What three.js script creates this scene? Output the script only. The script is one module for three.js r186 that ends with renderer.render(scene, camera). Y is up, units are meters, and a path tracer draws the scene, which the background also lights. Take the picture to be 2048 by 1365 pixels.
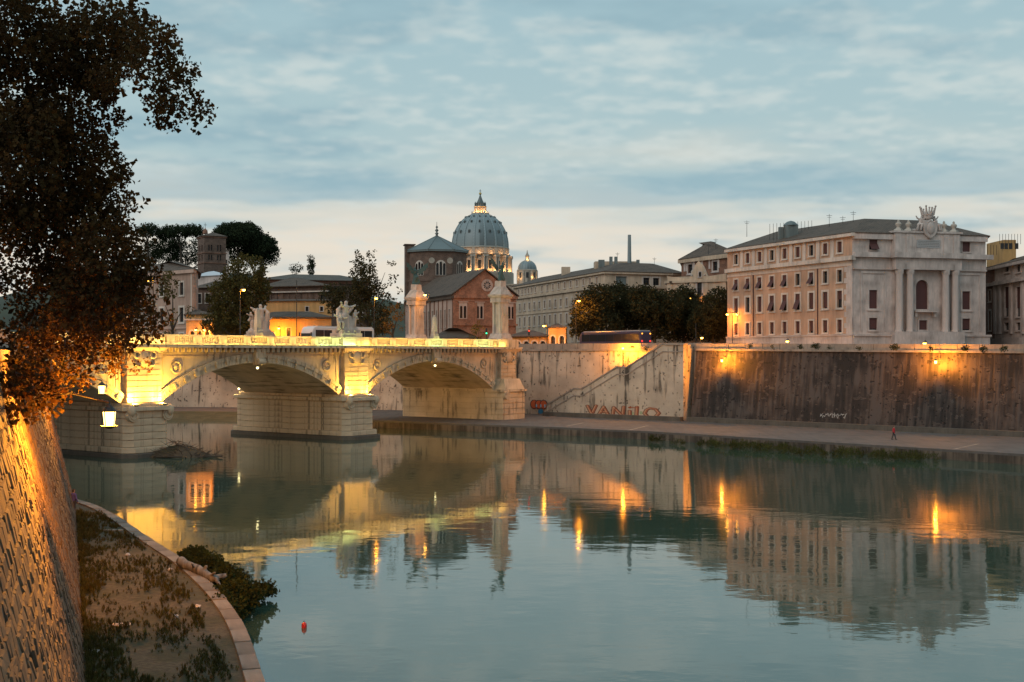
import * as THREE from 'three';
import { mergeGeometries } from 'three/addons/utils/BufferGeometryUtils.js';
import { MarchingCubes } from 'three/addons/objects/MarchingCubes.js';
import { RectAreaLightUniformsLib } from 'three/addons/lights/RectAreaLightUniformsLib.js';
RectAreaLightUniformsLib.init();

// ------------------------------------------------------------------ camera, sky, sun, exposure
const F = 2400, CX = 1024, HY = 707, EYE = 12.5;            // focal length and horizon row in photo pixels
const scene = new THREE.Scene();
const camera = new THREE.PerspectiveCamera(2 * Math.atan(682.5 / F) * 180 / Math.PI, 2048 / 1365, 0.5, 6000);
camera.position.set(0, EYE, 0);
camera.lookAt(0, EYE, -100);
camera.setViewOffset(2048, 1365, 0, -24.5, 2048, 1365);     // lens shift: the horizon lies below the middle
camera.updateProjectionMatrix();
const renderer = new THREE.WebGLRenderer({ antialias: true });
renderer.setSize(1024, 682);
renderer.toneMapping = THREE.LinearToneMapping;
renderer.toneMappingExposure = 1.15;
renderer.shadowMap.enabled = true;

function rng(seed) { let a = seed >>> 0; return () => { a = (a + 0x6D2B79F5) | 0; let t = Math.imul(a ^ (a >>> 15), 1 | a); t = (t + Math.imul(t ^ (t >>> 7), 61 | t)) ^ t; return ((t ^ (t >>> 14)) >>> 0) / 4294967296; }; }
const clamp = (x, a = 0, b = 1) => Math.min(b, Math.max(a, x));
const mix = (a, b, t) => a + (b - a) * t;
const smooth = (a, b, x) => { const t = clamp((x - a) / (b - a)); return t * t * (3 - 2 * t); };
// value noise with a period, so that textures tile
const HASH = new Float32Array(65536); { const r = rng(7); for (let i = 0; i < 65536; i++) HASH[i] = r(); }
const hsh = (x, y) => HASH[((x * 73 + y * 1237 + (x * y & 255) * 31) & 65535)];
function vn(x, y, px = 4096, py = 4096) {
  let xi = Math.floor(x), yi = Math.floor(y); const fx = x - xi, fy = y - yi;
  const m = (a, p) => ((a % p) + p) % p; const x0 = m(xi, px), x1 = m(xi + 1, px), y0 = m(yi, py), y1 = m(yi + 1, py);
  const u = fx * fx * (3 - 2 * fx), v = fy * fy * (3 - 2 * fy);
  return mix(mix(hsh(x0, y0), hsh(x1, y0), u), mix(hsh(x0, y1), hsh(x1, y1), u), v);
}
function vn0(x, y) { const xi = Math.floor(x), yi = Math.floor(y), fx = x - xi, fy = y - yi, u = fx * fx * (3 - 2 * fx), v = fy * fy * (3 - 2 * fy), a = hsh(xi, yi), b = hsh(xi + 1, yi), c = hsh(xi, yi + 1), d = hsh(xi + 1, yi + 1); return a + (b - a) * u + (c - a + (a - b - c + d) * u) * v; }
function fb0(x, y, oct) { let s = 0, a = 0.5, n = 0; for (let i = 0; i < oct; i++) { s += a * vn0(x, y); n += a; a *= 0.5; x = x * 2 + 19; y = y * 2 + 7; } return s / n; }
function fbm(x, y, oct = 5, px = 4096, py = 4096) { let s = 0, a = 0.5, n = 0; for (let i = 0; i < oct; i++) { s += a * vn(x + i * 17.3 * 0, y, px, py); n += a; a *= 0.5; x *= 2; y *= 2; px *= 2; py *= 2; } return s / n; }

// dusk sky: thin broken overcast, cream afterglow low in the west, teal grey above
{
  const W = 4096, H = 2048, data = new Float32Array(W * H * 4);
  const lin = (r, g, b) => [r, g, b].map((c) => { c /= 255; return c <= 0.04045 ? c / 12.92 : ((c + 0.055) / 1.055) ** 2.4; });
  const LOW = lin(219, 210, 195), MID = lin(164, 187, 191), TOP = lin(142, 175, 188), DARK = lin(138, 168, 179), LITE = lin(203, 210, 206);
  const CA = new Float32Array(W), SA = new Float32Array(W); for (let i = 0; i < W; i++) { const az = (i + 0.5) / W * 2 * Math.PI - Math.PI; CA[i] = Math.cos(az); SA[i] = Math.sin(az); }
  const EDGE = new Float32Array(W), BAND = new Float32Array(W); for (let i = 0; i < W; i++) { const az = (i + 0.5) / W * 2 * Math.PI - Math.PI; EDGE[i] = 7.05 + (fbm(az * 9 + 40, 3, 3) - 0.5) * 0.7; BAND[i] = 0.55 * smooth(0.35, 0.55, fbm(az * 5 + 9, 1.5, 3) + 0.1); }
  for (let j = 0; j < H; j++) {
    const el = (j + 0.5) / H * Math.PI - Math.PI / 2, sy = Math.sin(el), cy = Math.cos(el);
    for (let i = 0; i < W; i++) {
      const k = (j * W + i) * 4;
      if (el < -0.03) { data[k] = 0.16; data[k + 1] = 0.15; data[k + 2] = 0.13; data[k + 3] = 1; continue; }
      const dx = CA[i] * cy, dz = SA[i] * cy;
      const e = Math.max(el, 0) * 180 / Math.PI;
      const q = 1 / (Math.max(sy, 0) + 0.10), px = dx * q * 3.1 + 31, pz = dz * q * 3.1 + 57;    // the cloud sheet overhead
      const big = fb0(px * 0.55 + 203, pz * 0.9 + 208, 4), mid = fb0(px * 1.9 + 211, pz * 2.1 + 204, 4), fine = fb0(px * 5.5 + 302, pz * 6 + 309, 4);
      const t1 = smooth(3.2, 10.5, e + (big - 0.5) * 6), t2 = smooth(8, 24, e), d = smooth(0.46, 0.66, big * 0.65 + mid * 0.35) * (0.25 + 0.5 * t1);
      const wsp = smooth(0.42, 0.78, mid * 0.55 + fine * 0.45) * 0.6 * (1 - 0.4 * d);
      // the straight lower edge of the cloud deck, with the clear cream strip below it
      const edge = EDGE[i], band = smooth(edge - 0.08, edge + 0.18, e) * (1 - smooth(edge + 0.5, edge + 2.2, e)) * BAND[i];
      const up = 1 + 0.5 * Math.max(0, sy - 0.28);                                           // an overcast sky is brighter overhead
      for (let n = 0; n < 3; n++) { let v = LOW[n] + (MID[n] - LOW[n]) * t1; v += (TOP[n] - v) * t2; v += (DARK[n] - v) * d; v += (LITE[n] - v) * wsp; v += (DARK[n] * 1.04 - v) * band; data[k + n] = v * up; } data[k + 3] = 1;
    }
  }
  const sky = new THREE.DataTexture(data, W, H, THREE.RGBAFormat, THREE.FloatType);
  sky.mapping = THREE.EquirectangularReflectionMapping; sky.magFilter = THREE.LinearFilter; sky.minFilter = THREE.LinearFilter; sky.needsUpdate = true;
  scene.background = sky; scene.environment = sky;
}
const sun = new THREE.DirectionalLight(new THREE.Color().setRGB(1, 0.82, 0.70), 0.75);      // what is left of the day, through the cloud
sun.position.set(-40, 120, 60); sun.target.position.set(0, 0, -200); sun.shadow.radius = 60; sun.castShadow = true;
sun.position.set(-150, 150, -20);
Object.assign(sun.shadow.camera, { left: -220, right: 220, top: 220, bottom: -220, near: 1, far: 700 }); sun.shadow.mapSize.set(2048, 2048);
scene.add(sun, sun.target);

// ------------------------------------------------------------------ helpers
const C3 = (r, g, b) => new THREE.Color().setRGB(r, g, b);
const V = (x, y, z) => new THREE.Vector3(x, y, z);
const P = (x, y, d) => V((x - CX) / F * d, EYE - (y - HY) / F * d, -d);                    // a pixel and a depth give a point
const Xat = (x, d) => (x - CX) / F * d, Hat = (y, d) => EYE - (y - HY) / F * d;
const used = new Map();
function numbered(name) { const n = used.get(name) || 0; used.set(name, n + 1); return n ? name + '_' + String(n).padStart(3, '0') : name; }
function tag(o, label, category, group, kind) { if (label) o.userData.label = label; if (category) o.userData.category = category; if (group) o.userData.group = group; if (kind) o.userData.kind = kind; return o; }
function shade(o) { o.castShadow = true; o.receiveShadow = true; return o; }
function thing(name, label, category, pos = [0, 0, 0], turn = 0, group) {
  const o = new THREE.Group(); o.name = numbered(name); o.position.set(...pos); o.rotation.y = turn; scene.add(o);
  return tag(o, label, category, group);
}
function part(name, geo, m, parent, kind) { const o = shade(new THREE.Mesh(geo, m)); o.name = name; parent.add(o); if (kind) o.userData.kind = kind; return o; }
function solo(name, geo, m, label, category, group) { const o = shade(new THREE.Mesh(geo, m)); o.name = numbered(name); scene.add(o); return tag(o, label, category, group); }
function struct(name, geo, m) { const o = shade(new THREE.Mesh(geo, m)); o.name = numbered(name); scene.add(o); o.userData.kind = 'structure'; return o; }
class MB {                                                   // collects flat faces with uv in metres
  constructor() { this.p = []; this.u = []; }
  tri(a, b, c, ua, ub, uc) { this.p.push(...a, ...b, ...c); this.u.push(...ua, ...ub, ...uc); return this; }
  quad(a, b, c, d, uo = 0, vo = 0) {                         // counter-clockwise from lower left
    const L = Math.hypot(b[0] - a[0], b[1] - a[1], b[2] - a[2]), Hh = Math.hypot(d[0] - a[0], d[1] - a[1], d[2] - a[2]), L2 = Math.hypot(c[0] - d[0], c[1] - d[1], c[2] - d[2]);
    this.tri(a, b, c, [uo, vo], [uo + L, vo], [uo + L2, vo + Hh]); return this.tri(a, c, d, [uo, vo], [uo + L2, vo + Hh], [uo, vo + Hh]);
  }
  box(x0, x1, y0, y1, z0, z1) {
    const q = (a, b, c, d, uo, vo) => this.quad(a, b, c, d, uo, vo);
    q([x0, y0, z1], [x1, y0, z1], [x1, y1, z1], [x0, y1, z1], x0, y0); q([x1, y0, z0], [x0, y0, z0], [x0, y1, z0], [x1, y1, z0], x0, y0);
    q([x0, y0, z0], [x0, y0, z1], [x0, y1, z1], [x0, y1, z0], z0, y0); q([x1, y0, z1], [x1, y0, z0], [x1, y1, z0], [x1, y1, z1], z0, y0);
    q([x0, y1, z1], [x1, y1, z1], [x1, y1, z0], [x0, y1, z0], x0, z0); return q([x0, y0, z0], [x1, y0, z0], [x1, y0, z1], [x0, y0, z1], x0, z0);
  }
  frustum(cx, cz, w0, d0, y0, w1, d1, y1) {                  // tapered box
    const A = [[-w0, d0], [w0, d0], [w0, -d0], [-w0, -d0]].map(([x, z]) => [cx + x / 2, y0, cz + z / 2]), B = [[-w1, d1], [w1, d1], [w1, -d1], [-w1, -d1]].map(([x, z]) => [cx + x / 2, y1, cz + z / 2]);
    for (let i = 0; i < 4; i++) this.quad(A[i], A[(i + 1) % 4], B[(i + 1) % 4], B[i]);
    this.quad(B[0], B[1], B[2], B[3]); return this.quad(A[3], A[2], A[1], A[0]);
  }
  geo() { const g = new THREE.BufferGeometry(); g.setAttribute('position', new THREE.Float32BufferAttribute(this.p, 3)); g.setAttribute('uv', new THREE.Float32BufferAttribute(this.u, 2)); g.computeVertexNormals(); return g; }
}
const bx = (...a) => new MB().box(...a).geo();
function plain(g) { const o = g.index ? g.toNonIndexed() : g; for (const k of Object.keys(o.attributes)) if (!['position', 'normal', 'uv'].includes(k)) o.deleteAttribute(k); return o; }
const join = (list) => mergeGeometries(list.map(plain));
function tube(a, b, r0, r1 = r0, seg = 7) {
  const d = V(...b).sub(V(...a)), g = new THREE.CylinderGeometry(r1, r0, d.length(), seg); g.translate(0, d.length() / 2, 0);
  g.applyQuaternion(new THREE.Quaternion().setFromUnitVectors(V(0, 1, 0), d.clone().normalize())); g.translate(...a); return g;
}
const lathe = (pts, seg = 16) => new THREE.LatheGeometry(pts.map(([r, y]) => new THREE.Vector2(r, y)), seg);
const moved = (g, x, y, z) => g.translate(x, y, z);
function poly(points, holes = []) { const s = new THREE.Shape(points.map(([x, y]) => new THREE.Vector2(x, y))); for (const h of holes) s.holes.push(h instanceof THREE.Path ? h : new THREE.Path(h.map(([x, y]) => new THREE.Vector2(x, y)))); return s; }
const extr = (shape, depth, bevel = 0, curve = 10) => new THREE.ExtrudeGeometry(shape, { depth, bevelEnabled: bevel > 0, bevelThickness: bevel, bevelSize: bevel, bevelSegments: 1, curveSegments: curve, steps: 1 });
const rectHole = (x0, x1, y0, y1) => [[x0, y0], [x0, y1], [x1, y1], [x1, y0]];
function archHole(x0, x1, y0, y1, n = 8, ratio = 1) { const r = (x1 - x0) / 2, c = (x0 + x1) / 2, ys = y1 - r * ratio, o = [[x0, y0], [x0, ys]]; for (let i = 1; i < n; i++) { const a = Math.PI - Math.PI * i / n; o.push([c + r * Math.cos(a), ys + r * ratio * Math.sin(a)]); } o.push([x1, ys], [x1, y0]); return o; }
function flat(points, y) { const g = new THREE.ShapeGeometry(poly(points.map(([x, d]) => [x, d]))); const p = g.attributes.position; for (let i = 0; i < p.count; i++) p.setXYZ(i, p.getX(i), y, -p.getY(i)); g.computeVertexNormals(); if (g.attributes.normal.getY(0) < 0) { const ix = g.index.array; for (let i = 0; i < ix.length; i += 3) { const t = ix[i]; ix[i] = ix[i + 1]; ix[i + 1] = t; } g.computeVertexNormals(); } return g; }

// textures: colour around white, multiplied by the material's colour
function tex(w, h, fn, metresX, metresY, colour = true) {
  const d = new Uint8Array(w * h * 4);
  for (let j = 0; j < h; j++) for (let i = 0; i < w; i++) { const v = fn(i / w, j / h), k = (j * w + i) * 4; for (let n = 0; n < 3; n++) { const c = clamp(Array.isArray(v) ? v[n] : v); d[k + n] = 255 * (colour ? (c <= 0.0031308 ? c * 12.92 : 1.055 * c ** (1 / 2.4) - 0.055) : c); } d[k + 3] = 255; }
  const t = new THREE.DataTexture(d, w, h); t.wrapS = t.wrapT = THREE.RepeatWrapping; t.magFilter = THREE.LinearFilter; t.minFilter = THREE.LinearMipmapLinearFilter; t.generateMipmaps = true;
  if (colour) t.colorSpace = THREE.SRGBColorSpace; t.repeat.set(1 / metresX, 1 / metresY); t.needsUpdate = true; return t;
}
const stoneTex = tex(512, 512, (u, v) => 0.62 + 0.5 * (fbm(u * 6, v * 6, 6, 6, 6) - 0.5) + 0.25 * (fbm(u * 40, v * 9, 4, 40, 9) - 0.5) + 0.12 * (hsh(u * 512 | 0, v * 512 | 0) - 0.5), 9, 9);
const plasterTex = tex(512, 512, (u, v) => 0.75 + 0.5 * (fbm(u * 5, v * 5, 6, 5, 5) - 0.5) + 0.34 * (fbm(u * 34, v * 5, 4, 34, 5) - 0.5), 14, 14);
const streakTex = tex(1024, 512, (u, v) => { const s = fbm(u * 70, v * 3, 4, 70, 3), b = fbm(u * 9, v * 5, 5, 9, 5); const x = 0.30 + 1.1 * smooth(0.34, 0.8, s * 0.55 + b * 0.45) + 0.2 * (hsh(u * 1024 | 0, v * 512 | 0) - 0.5); return [x, x * 0.95, x * 0.9]; }, 26, 13);
const roofTex = tex(256, 256, (u, v) => { const x = 0.5 + 0.22 * Math.sin(u * Math.PI * 2 * 26) + 0.5 * (fbm(u * 24, v * 24, 4, 24, 24) - 0.5) + 0.35 * (fbm(u * 4, v * 4, 3, 4, 4) - 0.5); return [x * 1.05, x * 0.95, x * 0.85]; }, 8, 8);
const brickTex = tex(512, 512, (u, v) => { const row = Math.floor(v * 64), m = ((v * 64) % 1) < 0.16 || ((u * 26 + (row % 2) * 0.5) % 1) < 0.06 ? 0.75 : 1; const x = (0.62 + 0.6 * (fbm(u * 7, v * 7, 5, 7, 7) - 0.5) + 0.25 * (hsh(Math.floor(u * 26 + (row % 2) * 0.5), row) - 0.5)) * m; return [x, x * 0.96, x * 0.92]; }, 7, 7);
const dirtTex = tex(512, 512, (u, v) => { const g = smooth(0.45, 0.62, fbm(u * 5 + 3, v * 5, 6, 5, 5)), n = 0.6 + 0.7 * (fbm(u * 60, v * 60, 3, 60, 60) - 0.5) + 0.3 * (hsh(u * 512 | 0, v * 512 | 0) - 0.5); return [n * mix(1, 0.55, g), n * mix(0.92, 0.6, g), n * mix(0.82, 0.32, g)]; }, 9, 9);
const grimeTex = tex(1024, 512, (u, v) => { const x = 0.78 + 0.5 * (fbm(u * 9, v * 7, 6, 9, 7) - 0.5) - 0.42 * smooth(0.52, 0.72, fbm(u * 55, v * 3, 4, 55, 3) * 0.6 + fbm(u * 8 + 3, v * 4, 4, 8, 4) * 0.4) + 0.12 * (hsh(u * 1024 | 0, v * 512 | 0) - 0.5); return [x, x * 0.97, x * 0.92]; }, 21, 10);
const rippleTex = tex(1024, 1024, (u, v) => 0.5 + 0.55 * (fbm(u * 22, v * 38, 5, 22, 38) - 0.5) + 0.5 * (fbm(u * 7 + 0.3 * Math.sin(v * 12.566), v * 9, 3, 7, 9) - 0.5), 46, 46, false);
const barkTex = tex(256, 256, (u, v) => 0.5 + 0.9 * (fbm(u * 10, v * 3, 5, 10, 3) - 0.5), 1.6, 1.6);
function M(color, o = {}) { return new THREE.MeshPhysicalMaterial({ color: C3(...color), roughness: 0.85, ...o }); }
const mats = {
  travertine: M([0.62, 0.53, 0.43], { map: stoneTex }), bridge: M([0.66, 0.53, 0.38], { map: grimeTex, bumpMap: stoneTex, bumpScale: 0.03 }), palace: M([0.74, 0.62, 0.56], { map: stoneTex }),
  trim: M([0.68, 0.58, 0.50], { map: plasterTex }), peach: M([0.58, 0.36, 0.24], { map: plasterTex }), cream: M([0.66, 0.50, 0.36], { map: plasterTex }), pinkish: M([0.62, 0.42, 0.33], { map: plasterTex }),
  ochre: M([0.62, 0.36, 0.14], { map: plasterTex }), brick: M([0.34, 0.17, 0.11], { map: brickTex }), oldbrick: M([0.23, 0.15, 0.115], { map: brickTex }), redbrick: M([0.55, 0.25, 0.15], { map: brickTex }),
  roof: M([0.17, 0.12, 0.09], { map: roofTex, bumpMap: roofTex, bumpScale: 0.05 }), lead: M([0.30, 0.36, 0.37], { map: plasterTex, roughness: 0.5 }), leadDark: M([0.17, 0.20, 0.195], { map: plasterTex, roughness: 0.55 }),
  pane: M([0.02, 0.022, 0.025], { roughness: 0.12, specularIntensity: 0.5 }), shutter: M([0.075, 0.025, 0.022], { roughness: 0.7 }), shutterGrey: M([0.06, 0.055, 0.05]), iron: M([0.03, 0.03, 0.03], { roughness: 0.5, metalness: 0.3 }),
  bronze: M([0.045, 0.085, 0.075], { roughness: 0.6, metalness: 0.2 }), marble: M([0.66, 0.56, 0.47], { map: stoneTex, roughness: 0.7 }), bark: M([0.10, 0.075, 0.05], { map: barkTex, bumpMap: barkTex, bumpScale: 0.04 }),
  asphalt: M([0.06, 0.06, 0.06], { map: plasterTex }), quay: M([0.125, 0.108, 0.096], { map: plasterTex }), dirt: M([0.125, 0.105, 0.058], { map: dirtTex, bumpMap: dirtTex, bumpScale: 0.03 }), grass: M([0.06, 0.075, 0.025]), darkstone: M([0.16, 0.13, 0.10], { map: stoneTex }),
};
const SODIUM = C3(1, 0.33, 0.02), WARM = C3(1, 0.72, 0.26);
const glowMat = (c, k) => new THREE.MeshStandardMaterial({ color: 0x221100, emissive: c, emissiveIntensity: k });
const sodiumGlow = glowMat(C3(1, 0.5, 0.07), 16), warmGlow = glowMat(C3(1, 0.85, 0.4), 5);

// ------------------------------------------------------------------ water, banks, embankment walls
const wallTex = tex(2048, 512, (u, v) => { const s = fbm(u * 150, v * 3, 4, 150, 3), b = fbm(u * 14, v * 5, 5, 14, 5), hole = smooth(0.70, 0.78, fbm(u * 150 + 4, v * 36, 3, 150, 36)); let x = 0.26 + 1.15 * smooth(0.36, 0.78, s * 0.5 + b * 0.5) + 0.22 * (hsh(u * 2048 | 0, v * 512 | 0) - 0.5) + 0.5 * smooth(0.66, 0.74, fbm(u * 90, v * 22, 3, 90, 22)); x *= 1 - 0.8 * hole; return [x, x * 0.93, x * 0.88]; }, 64, 13);
const stainTex = tex(1024, 512, (u, v) => { const s = fbm(u * 60, v * 3, 4, 60, 3), b = fbm(u * 7, v * 4, 5, 7, 4), hole = smooth(0.70, 0.78, fbm(u * 80 + 4, v * 30, 3, 80, 30)); let x = 0.72 + 0.5 * (fbm(u * 12, v * 6, 5, 12, 6) - 0.5) - 0.5 * smooth(0.53, 0.70, s * 0.6 + b * 0.4) - 0.5 * hole + 0.12 * (hsh(u * 1024 | 0, v * 512 | 0) - 0.5); x = Math.max(0.1, x); return [x, x * 0.97, x * 0.93]; }, 34, 13);
mats.darkwall = M([0.075, 0.058, 0.050], { map: wallTex, bumpMap: wallTex, bumpScale: 0.08 });
mats.lightwall = M([0.60, 0.50, 0.395], { map: stainTex, bumpMap: stainTex, bumpScale: 0.05 });
mats.coping = M([0.42, 0.34, 0.27], { map: stoneTex });
const waterMat = M([0.042, 0.074, 0.050], { roughness: 0.035, ior: 1.95, bumpMap: rippleTex, bumpScale: 0.015 });
struct('river_water', flatUV([[-700, 2], [700, 2], [700, 900], [-700, 900]], 0), waterMat);
function flatUV(pts, y) { const g = flat(pts, y), p = g.attributes.position, u = new Float32Array(p.count * 2); for (let i = 0; i < p.count; i++) { u[2 * i] = p.getX(i); u[2 * i + 1] = -p.getZ(i); } g.setAttribute('uv', new THREE.BufferAttribute(u, 2)); return g; }
function slab(pts, y0, y1) {                                  // a plan polygon [X, D] with thickness, uv in metres
  const b = new MB(), n = pts.length; let area = 0; for (let i = 0; i < n; i++) { const [a, c] = pts[i], [e, f] = pts[(i + 1) % n]; area += a * f - e * c; }
  const q = area > 0 ? pts : [...pts].reverse(); let run = 0;
  for (let i = 0; i < n; i++) { const [xa, da] = q[i], [xb, db] = q[(i + 1) % n]; b.quad([xa, y0, -da], [xb, y0, -db], [xb, y1, -db], [xa, y1, -da], run, y0); run += Math.hypot(xb - xa, db - da); }
  return join([b.geo(), flatUV(pts, y1), flatUV(pts, y0)]);
}
const QUAY = 1.2;
const edge = [[150, 50], [57.4, 134.5], [19.7, 174], [5.8, 184], [-1.9, 188.7], [-24, 202.7], [-40, 211], [-57, 217], [-85, 222], [-160, 226]];
const DW0 = [29.6, 199.2], DW1 = [150, 86.5];               // foot of the dark embankment wall
const SW0 = [6.2, 217], SW1 = [28.5, 199.4];                 // front of the stair block
const UPW = [[-6, 226], [-30, 243], [-70, 254], [-160, 263]];  // wall upstream of the bridge
struct('quay', slab([...edge.slice(0, 6), [-30, 240], [-12, 238], [34, 212], [158, 95]], -1.5, QUAY), mats.quay);
{ const b = new MB(); for (let i = 0; i < 5; i++) { const [xa, da] = edge[i], [xb, db] = edge[i + 1], L = Math.hypot(xb - xa, db - da), nx = (db - da) / L * 0.06, nd = -(xb - xa) / L * 0.06, q = (x, d, y) => [x - nx, y, -(d - nd)]; b.quad(q(xb, db, -1.5), q(xa, da, -1.5), q(xa, da, 0.92), q(xb, db, 0.92), i * 40); b.quad(q(xb, db, 0.92), q(xa, da, 0.92), [xa, 0.92, -da], [xb, 0.92, -db]); } struct('quay_edge_course', b.geo(), M([0.13, 0.10, 0.075], { map: streakTex })); }
struct('quay_upstream', slab([[-28, 226], [-57, 233], [-85, 237], [-160, 240], [-160, 266], [-28, 246]], -1.5, QUAY - 0.004), mats.quay);
{ const b = new MB(), lo = [[-24, 202.7], [-40, 211], [-57, 217], [-85, 222], [-160, 226]], hi = [[-26, 226], [-42, 230], [-57, 233], [-85, 237], [-160, 240]];
  for (let i = 0; i < 4; i++) b.quad([hi[i][0], 1.19, -hi[i][1]], [lo[i][0], -0.3, -lo[i][1]], [lo[i + 1][0], -0.3, -lo[i + 1][1]], [hi[i + 1][0], 1.19, -hi[i + 1][1]]);
  struct('grass_bank', b.geo(), M([0.09, 0.095, 0.04], { map: dirtTex })); }
{ // two paved seams across the quay
  for (const [x0, y0, x1, y1] of [[1130, 853, 1165, 846], [1255, 861, 1292, 852], [1905, 899, 1955, 888]]) { const a = [Xat(x0, 11.3 * F / (y0 - HY)), 11.3 * F / (y0 - HY)], c = [Xat(x1, 11.3 * F / (y1 - HY)), 11.3 * F / (y1 - HY)]; struct('pavement_strip', flatUV([a, [a[0] + 0.5, a[1] + 0.1], [c[0] + 0.5, c[1] + 0.1], c], QUAY + 0.004), mats.coping); } }
function wallFace(name, A, B, h0, h1a, h1b, batter, m, label, uo = 0) {          // battered wall with thickness; A, B [X, D], seen face on the left of A->B reversed
  const dx = B[0] - A[0], dd = B[1] - A[1], L = Math.hypot(dx, dd), nx = -dd / L, nd = dx / L, sgn = (nd > 0 ? 1 : -1), bx_ = nx * sgn, bd = nd * sgn;   // away from the camera
  const b = new MB(), p = (q, h, o) => [q[0] + bx_ * o, h, -(q[1] + bd * o)];
  const [l, r] = A[0] < B[0] ? [A, B] : [B, A], hl = l === A ? h1a : h1b, hr = l === A ? h1b : h1a;
  b.quad(p(l, h0, 0), p(r, h0, 0), p(r, hr, batter), p(l, hl, batter), uo, 0); b.quad(p(r, h0, 3), p(l, h0, 3), p(l, hl, 3), p(r, hr, 3));
  b.quad(p(l, hl, batter), p(r, hr, batter), p(r, hr, 3), p(l, hl, 3)); b.quad(p(l, h0, 3), p(l, h0, 0), p(l, hl, batter), p(l, hl, 3)); b.quad(p(r, h0, 0), p(r, h0, 3), p(r, hr, 3), p(r, hr, batter));
  return b.geo();
}
function strip(A, B, off, y0a, y1a, y0b, y1b, d0, d1) {        // a beam along A->B from height a to height b, offset d0..d1 away from the camera
  const dx = B[0] - A[0], dd = B[1] - A[1], L = Math.hypot(dx, dd), s = dx > 0 ? 1 : -1, nx = -dd / L * s, nd = dx / L * s, p = (q, h, o) => [q[0] + nx * o, h, -(q[1] + nd * o)], b = new MB();
  const [l, r, a0, a1, b0, b1] = dx > 0 ? [A, B, y0a, y1a, y0b, y1b] : [B, A, y0b, y1b, y0a, y1a];
  b.quad(p(l, a0, d0), p(r, b0, d0), p(r, b1, d0), p(l, a1, d0), off); b.quad(p(l, a1, d0), p(r, b1, d0), p(r, b1, d1), p(l, a1, d1), off); b.quad(p(r, b0, d1), p(l, a0, d1), p(l, a1, d1), p(r, b1, d1));
  b.quad(p(l, a0, d1), p(l, a0, d0), p(l, a1, d0), p(l, a1, d1)); b.quad(p(r, b0, d0), p(r, b0, d1), p(r, b1, d1), p(r, b1, d0)); b.quad(p(l, a0, d1), p(r, b0, d1), p(r, b0, d0), p(l, a0, d0)); return b.geo();
}
const topAt = (q) => 13.1 - 0.55 * clamp((q[0] - 29.6) / 39);
{ // dark wall on the right bank
  const w = thing('embankment_wall', 'tall dark streaked river wall under the white and peach palace', 'wall');
  part('wall_face', wallFace('', DW0, DW1, QUAY - 0.5, 13.0, 11.6, 1.8, mats.darkwall), mats.darkwall, w);
  part('string_course', strip(DW0, DW1, 0, 12.95, 13.3, 11.55, 11.9, 1.45, 3), mats.coping, w);
  const u = [(DW1[0] - DW0[0]), (DW1[1] - DW0[1])], N = 52;
  for (let i = 0; i < N; i++) { // parapet blocks
    const f = (k) => [DW0[0] + u[0] * k / N, DW0[1] + u[1] * k / N], h = (k) => 13.3 - 1.4 * k / N, a = f(i + 0.012), c = f(i + 0.988), j = 0.03 * (hsh(i, 5) - 0.5);
    part('parapet_block', strip(a, c, i * 3.1, h(i), h(i) + 0.86 + j, h(i + 1), h(i + 1) + 0.86 + j, 1.7 + j, 2.2), mats.coping, w);
  }
  part('bench_course', strip(DW0, DW1, 3, QUAY, QUAY + 0.75, QUAY, QUAY + 0.75, -1.1, 0.2), mats.darkstone, w);
}
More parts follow.
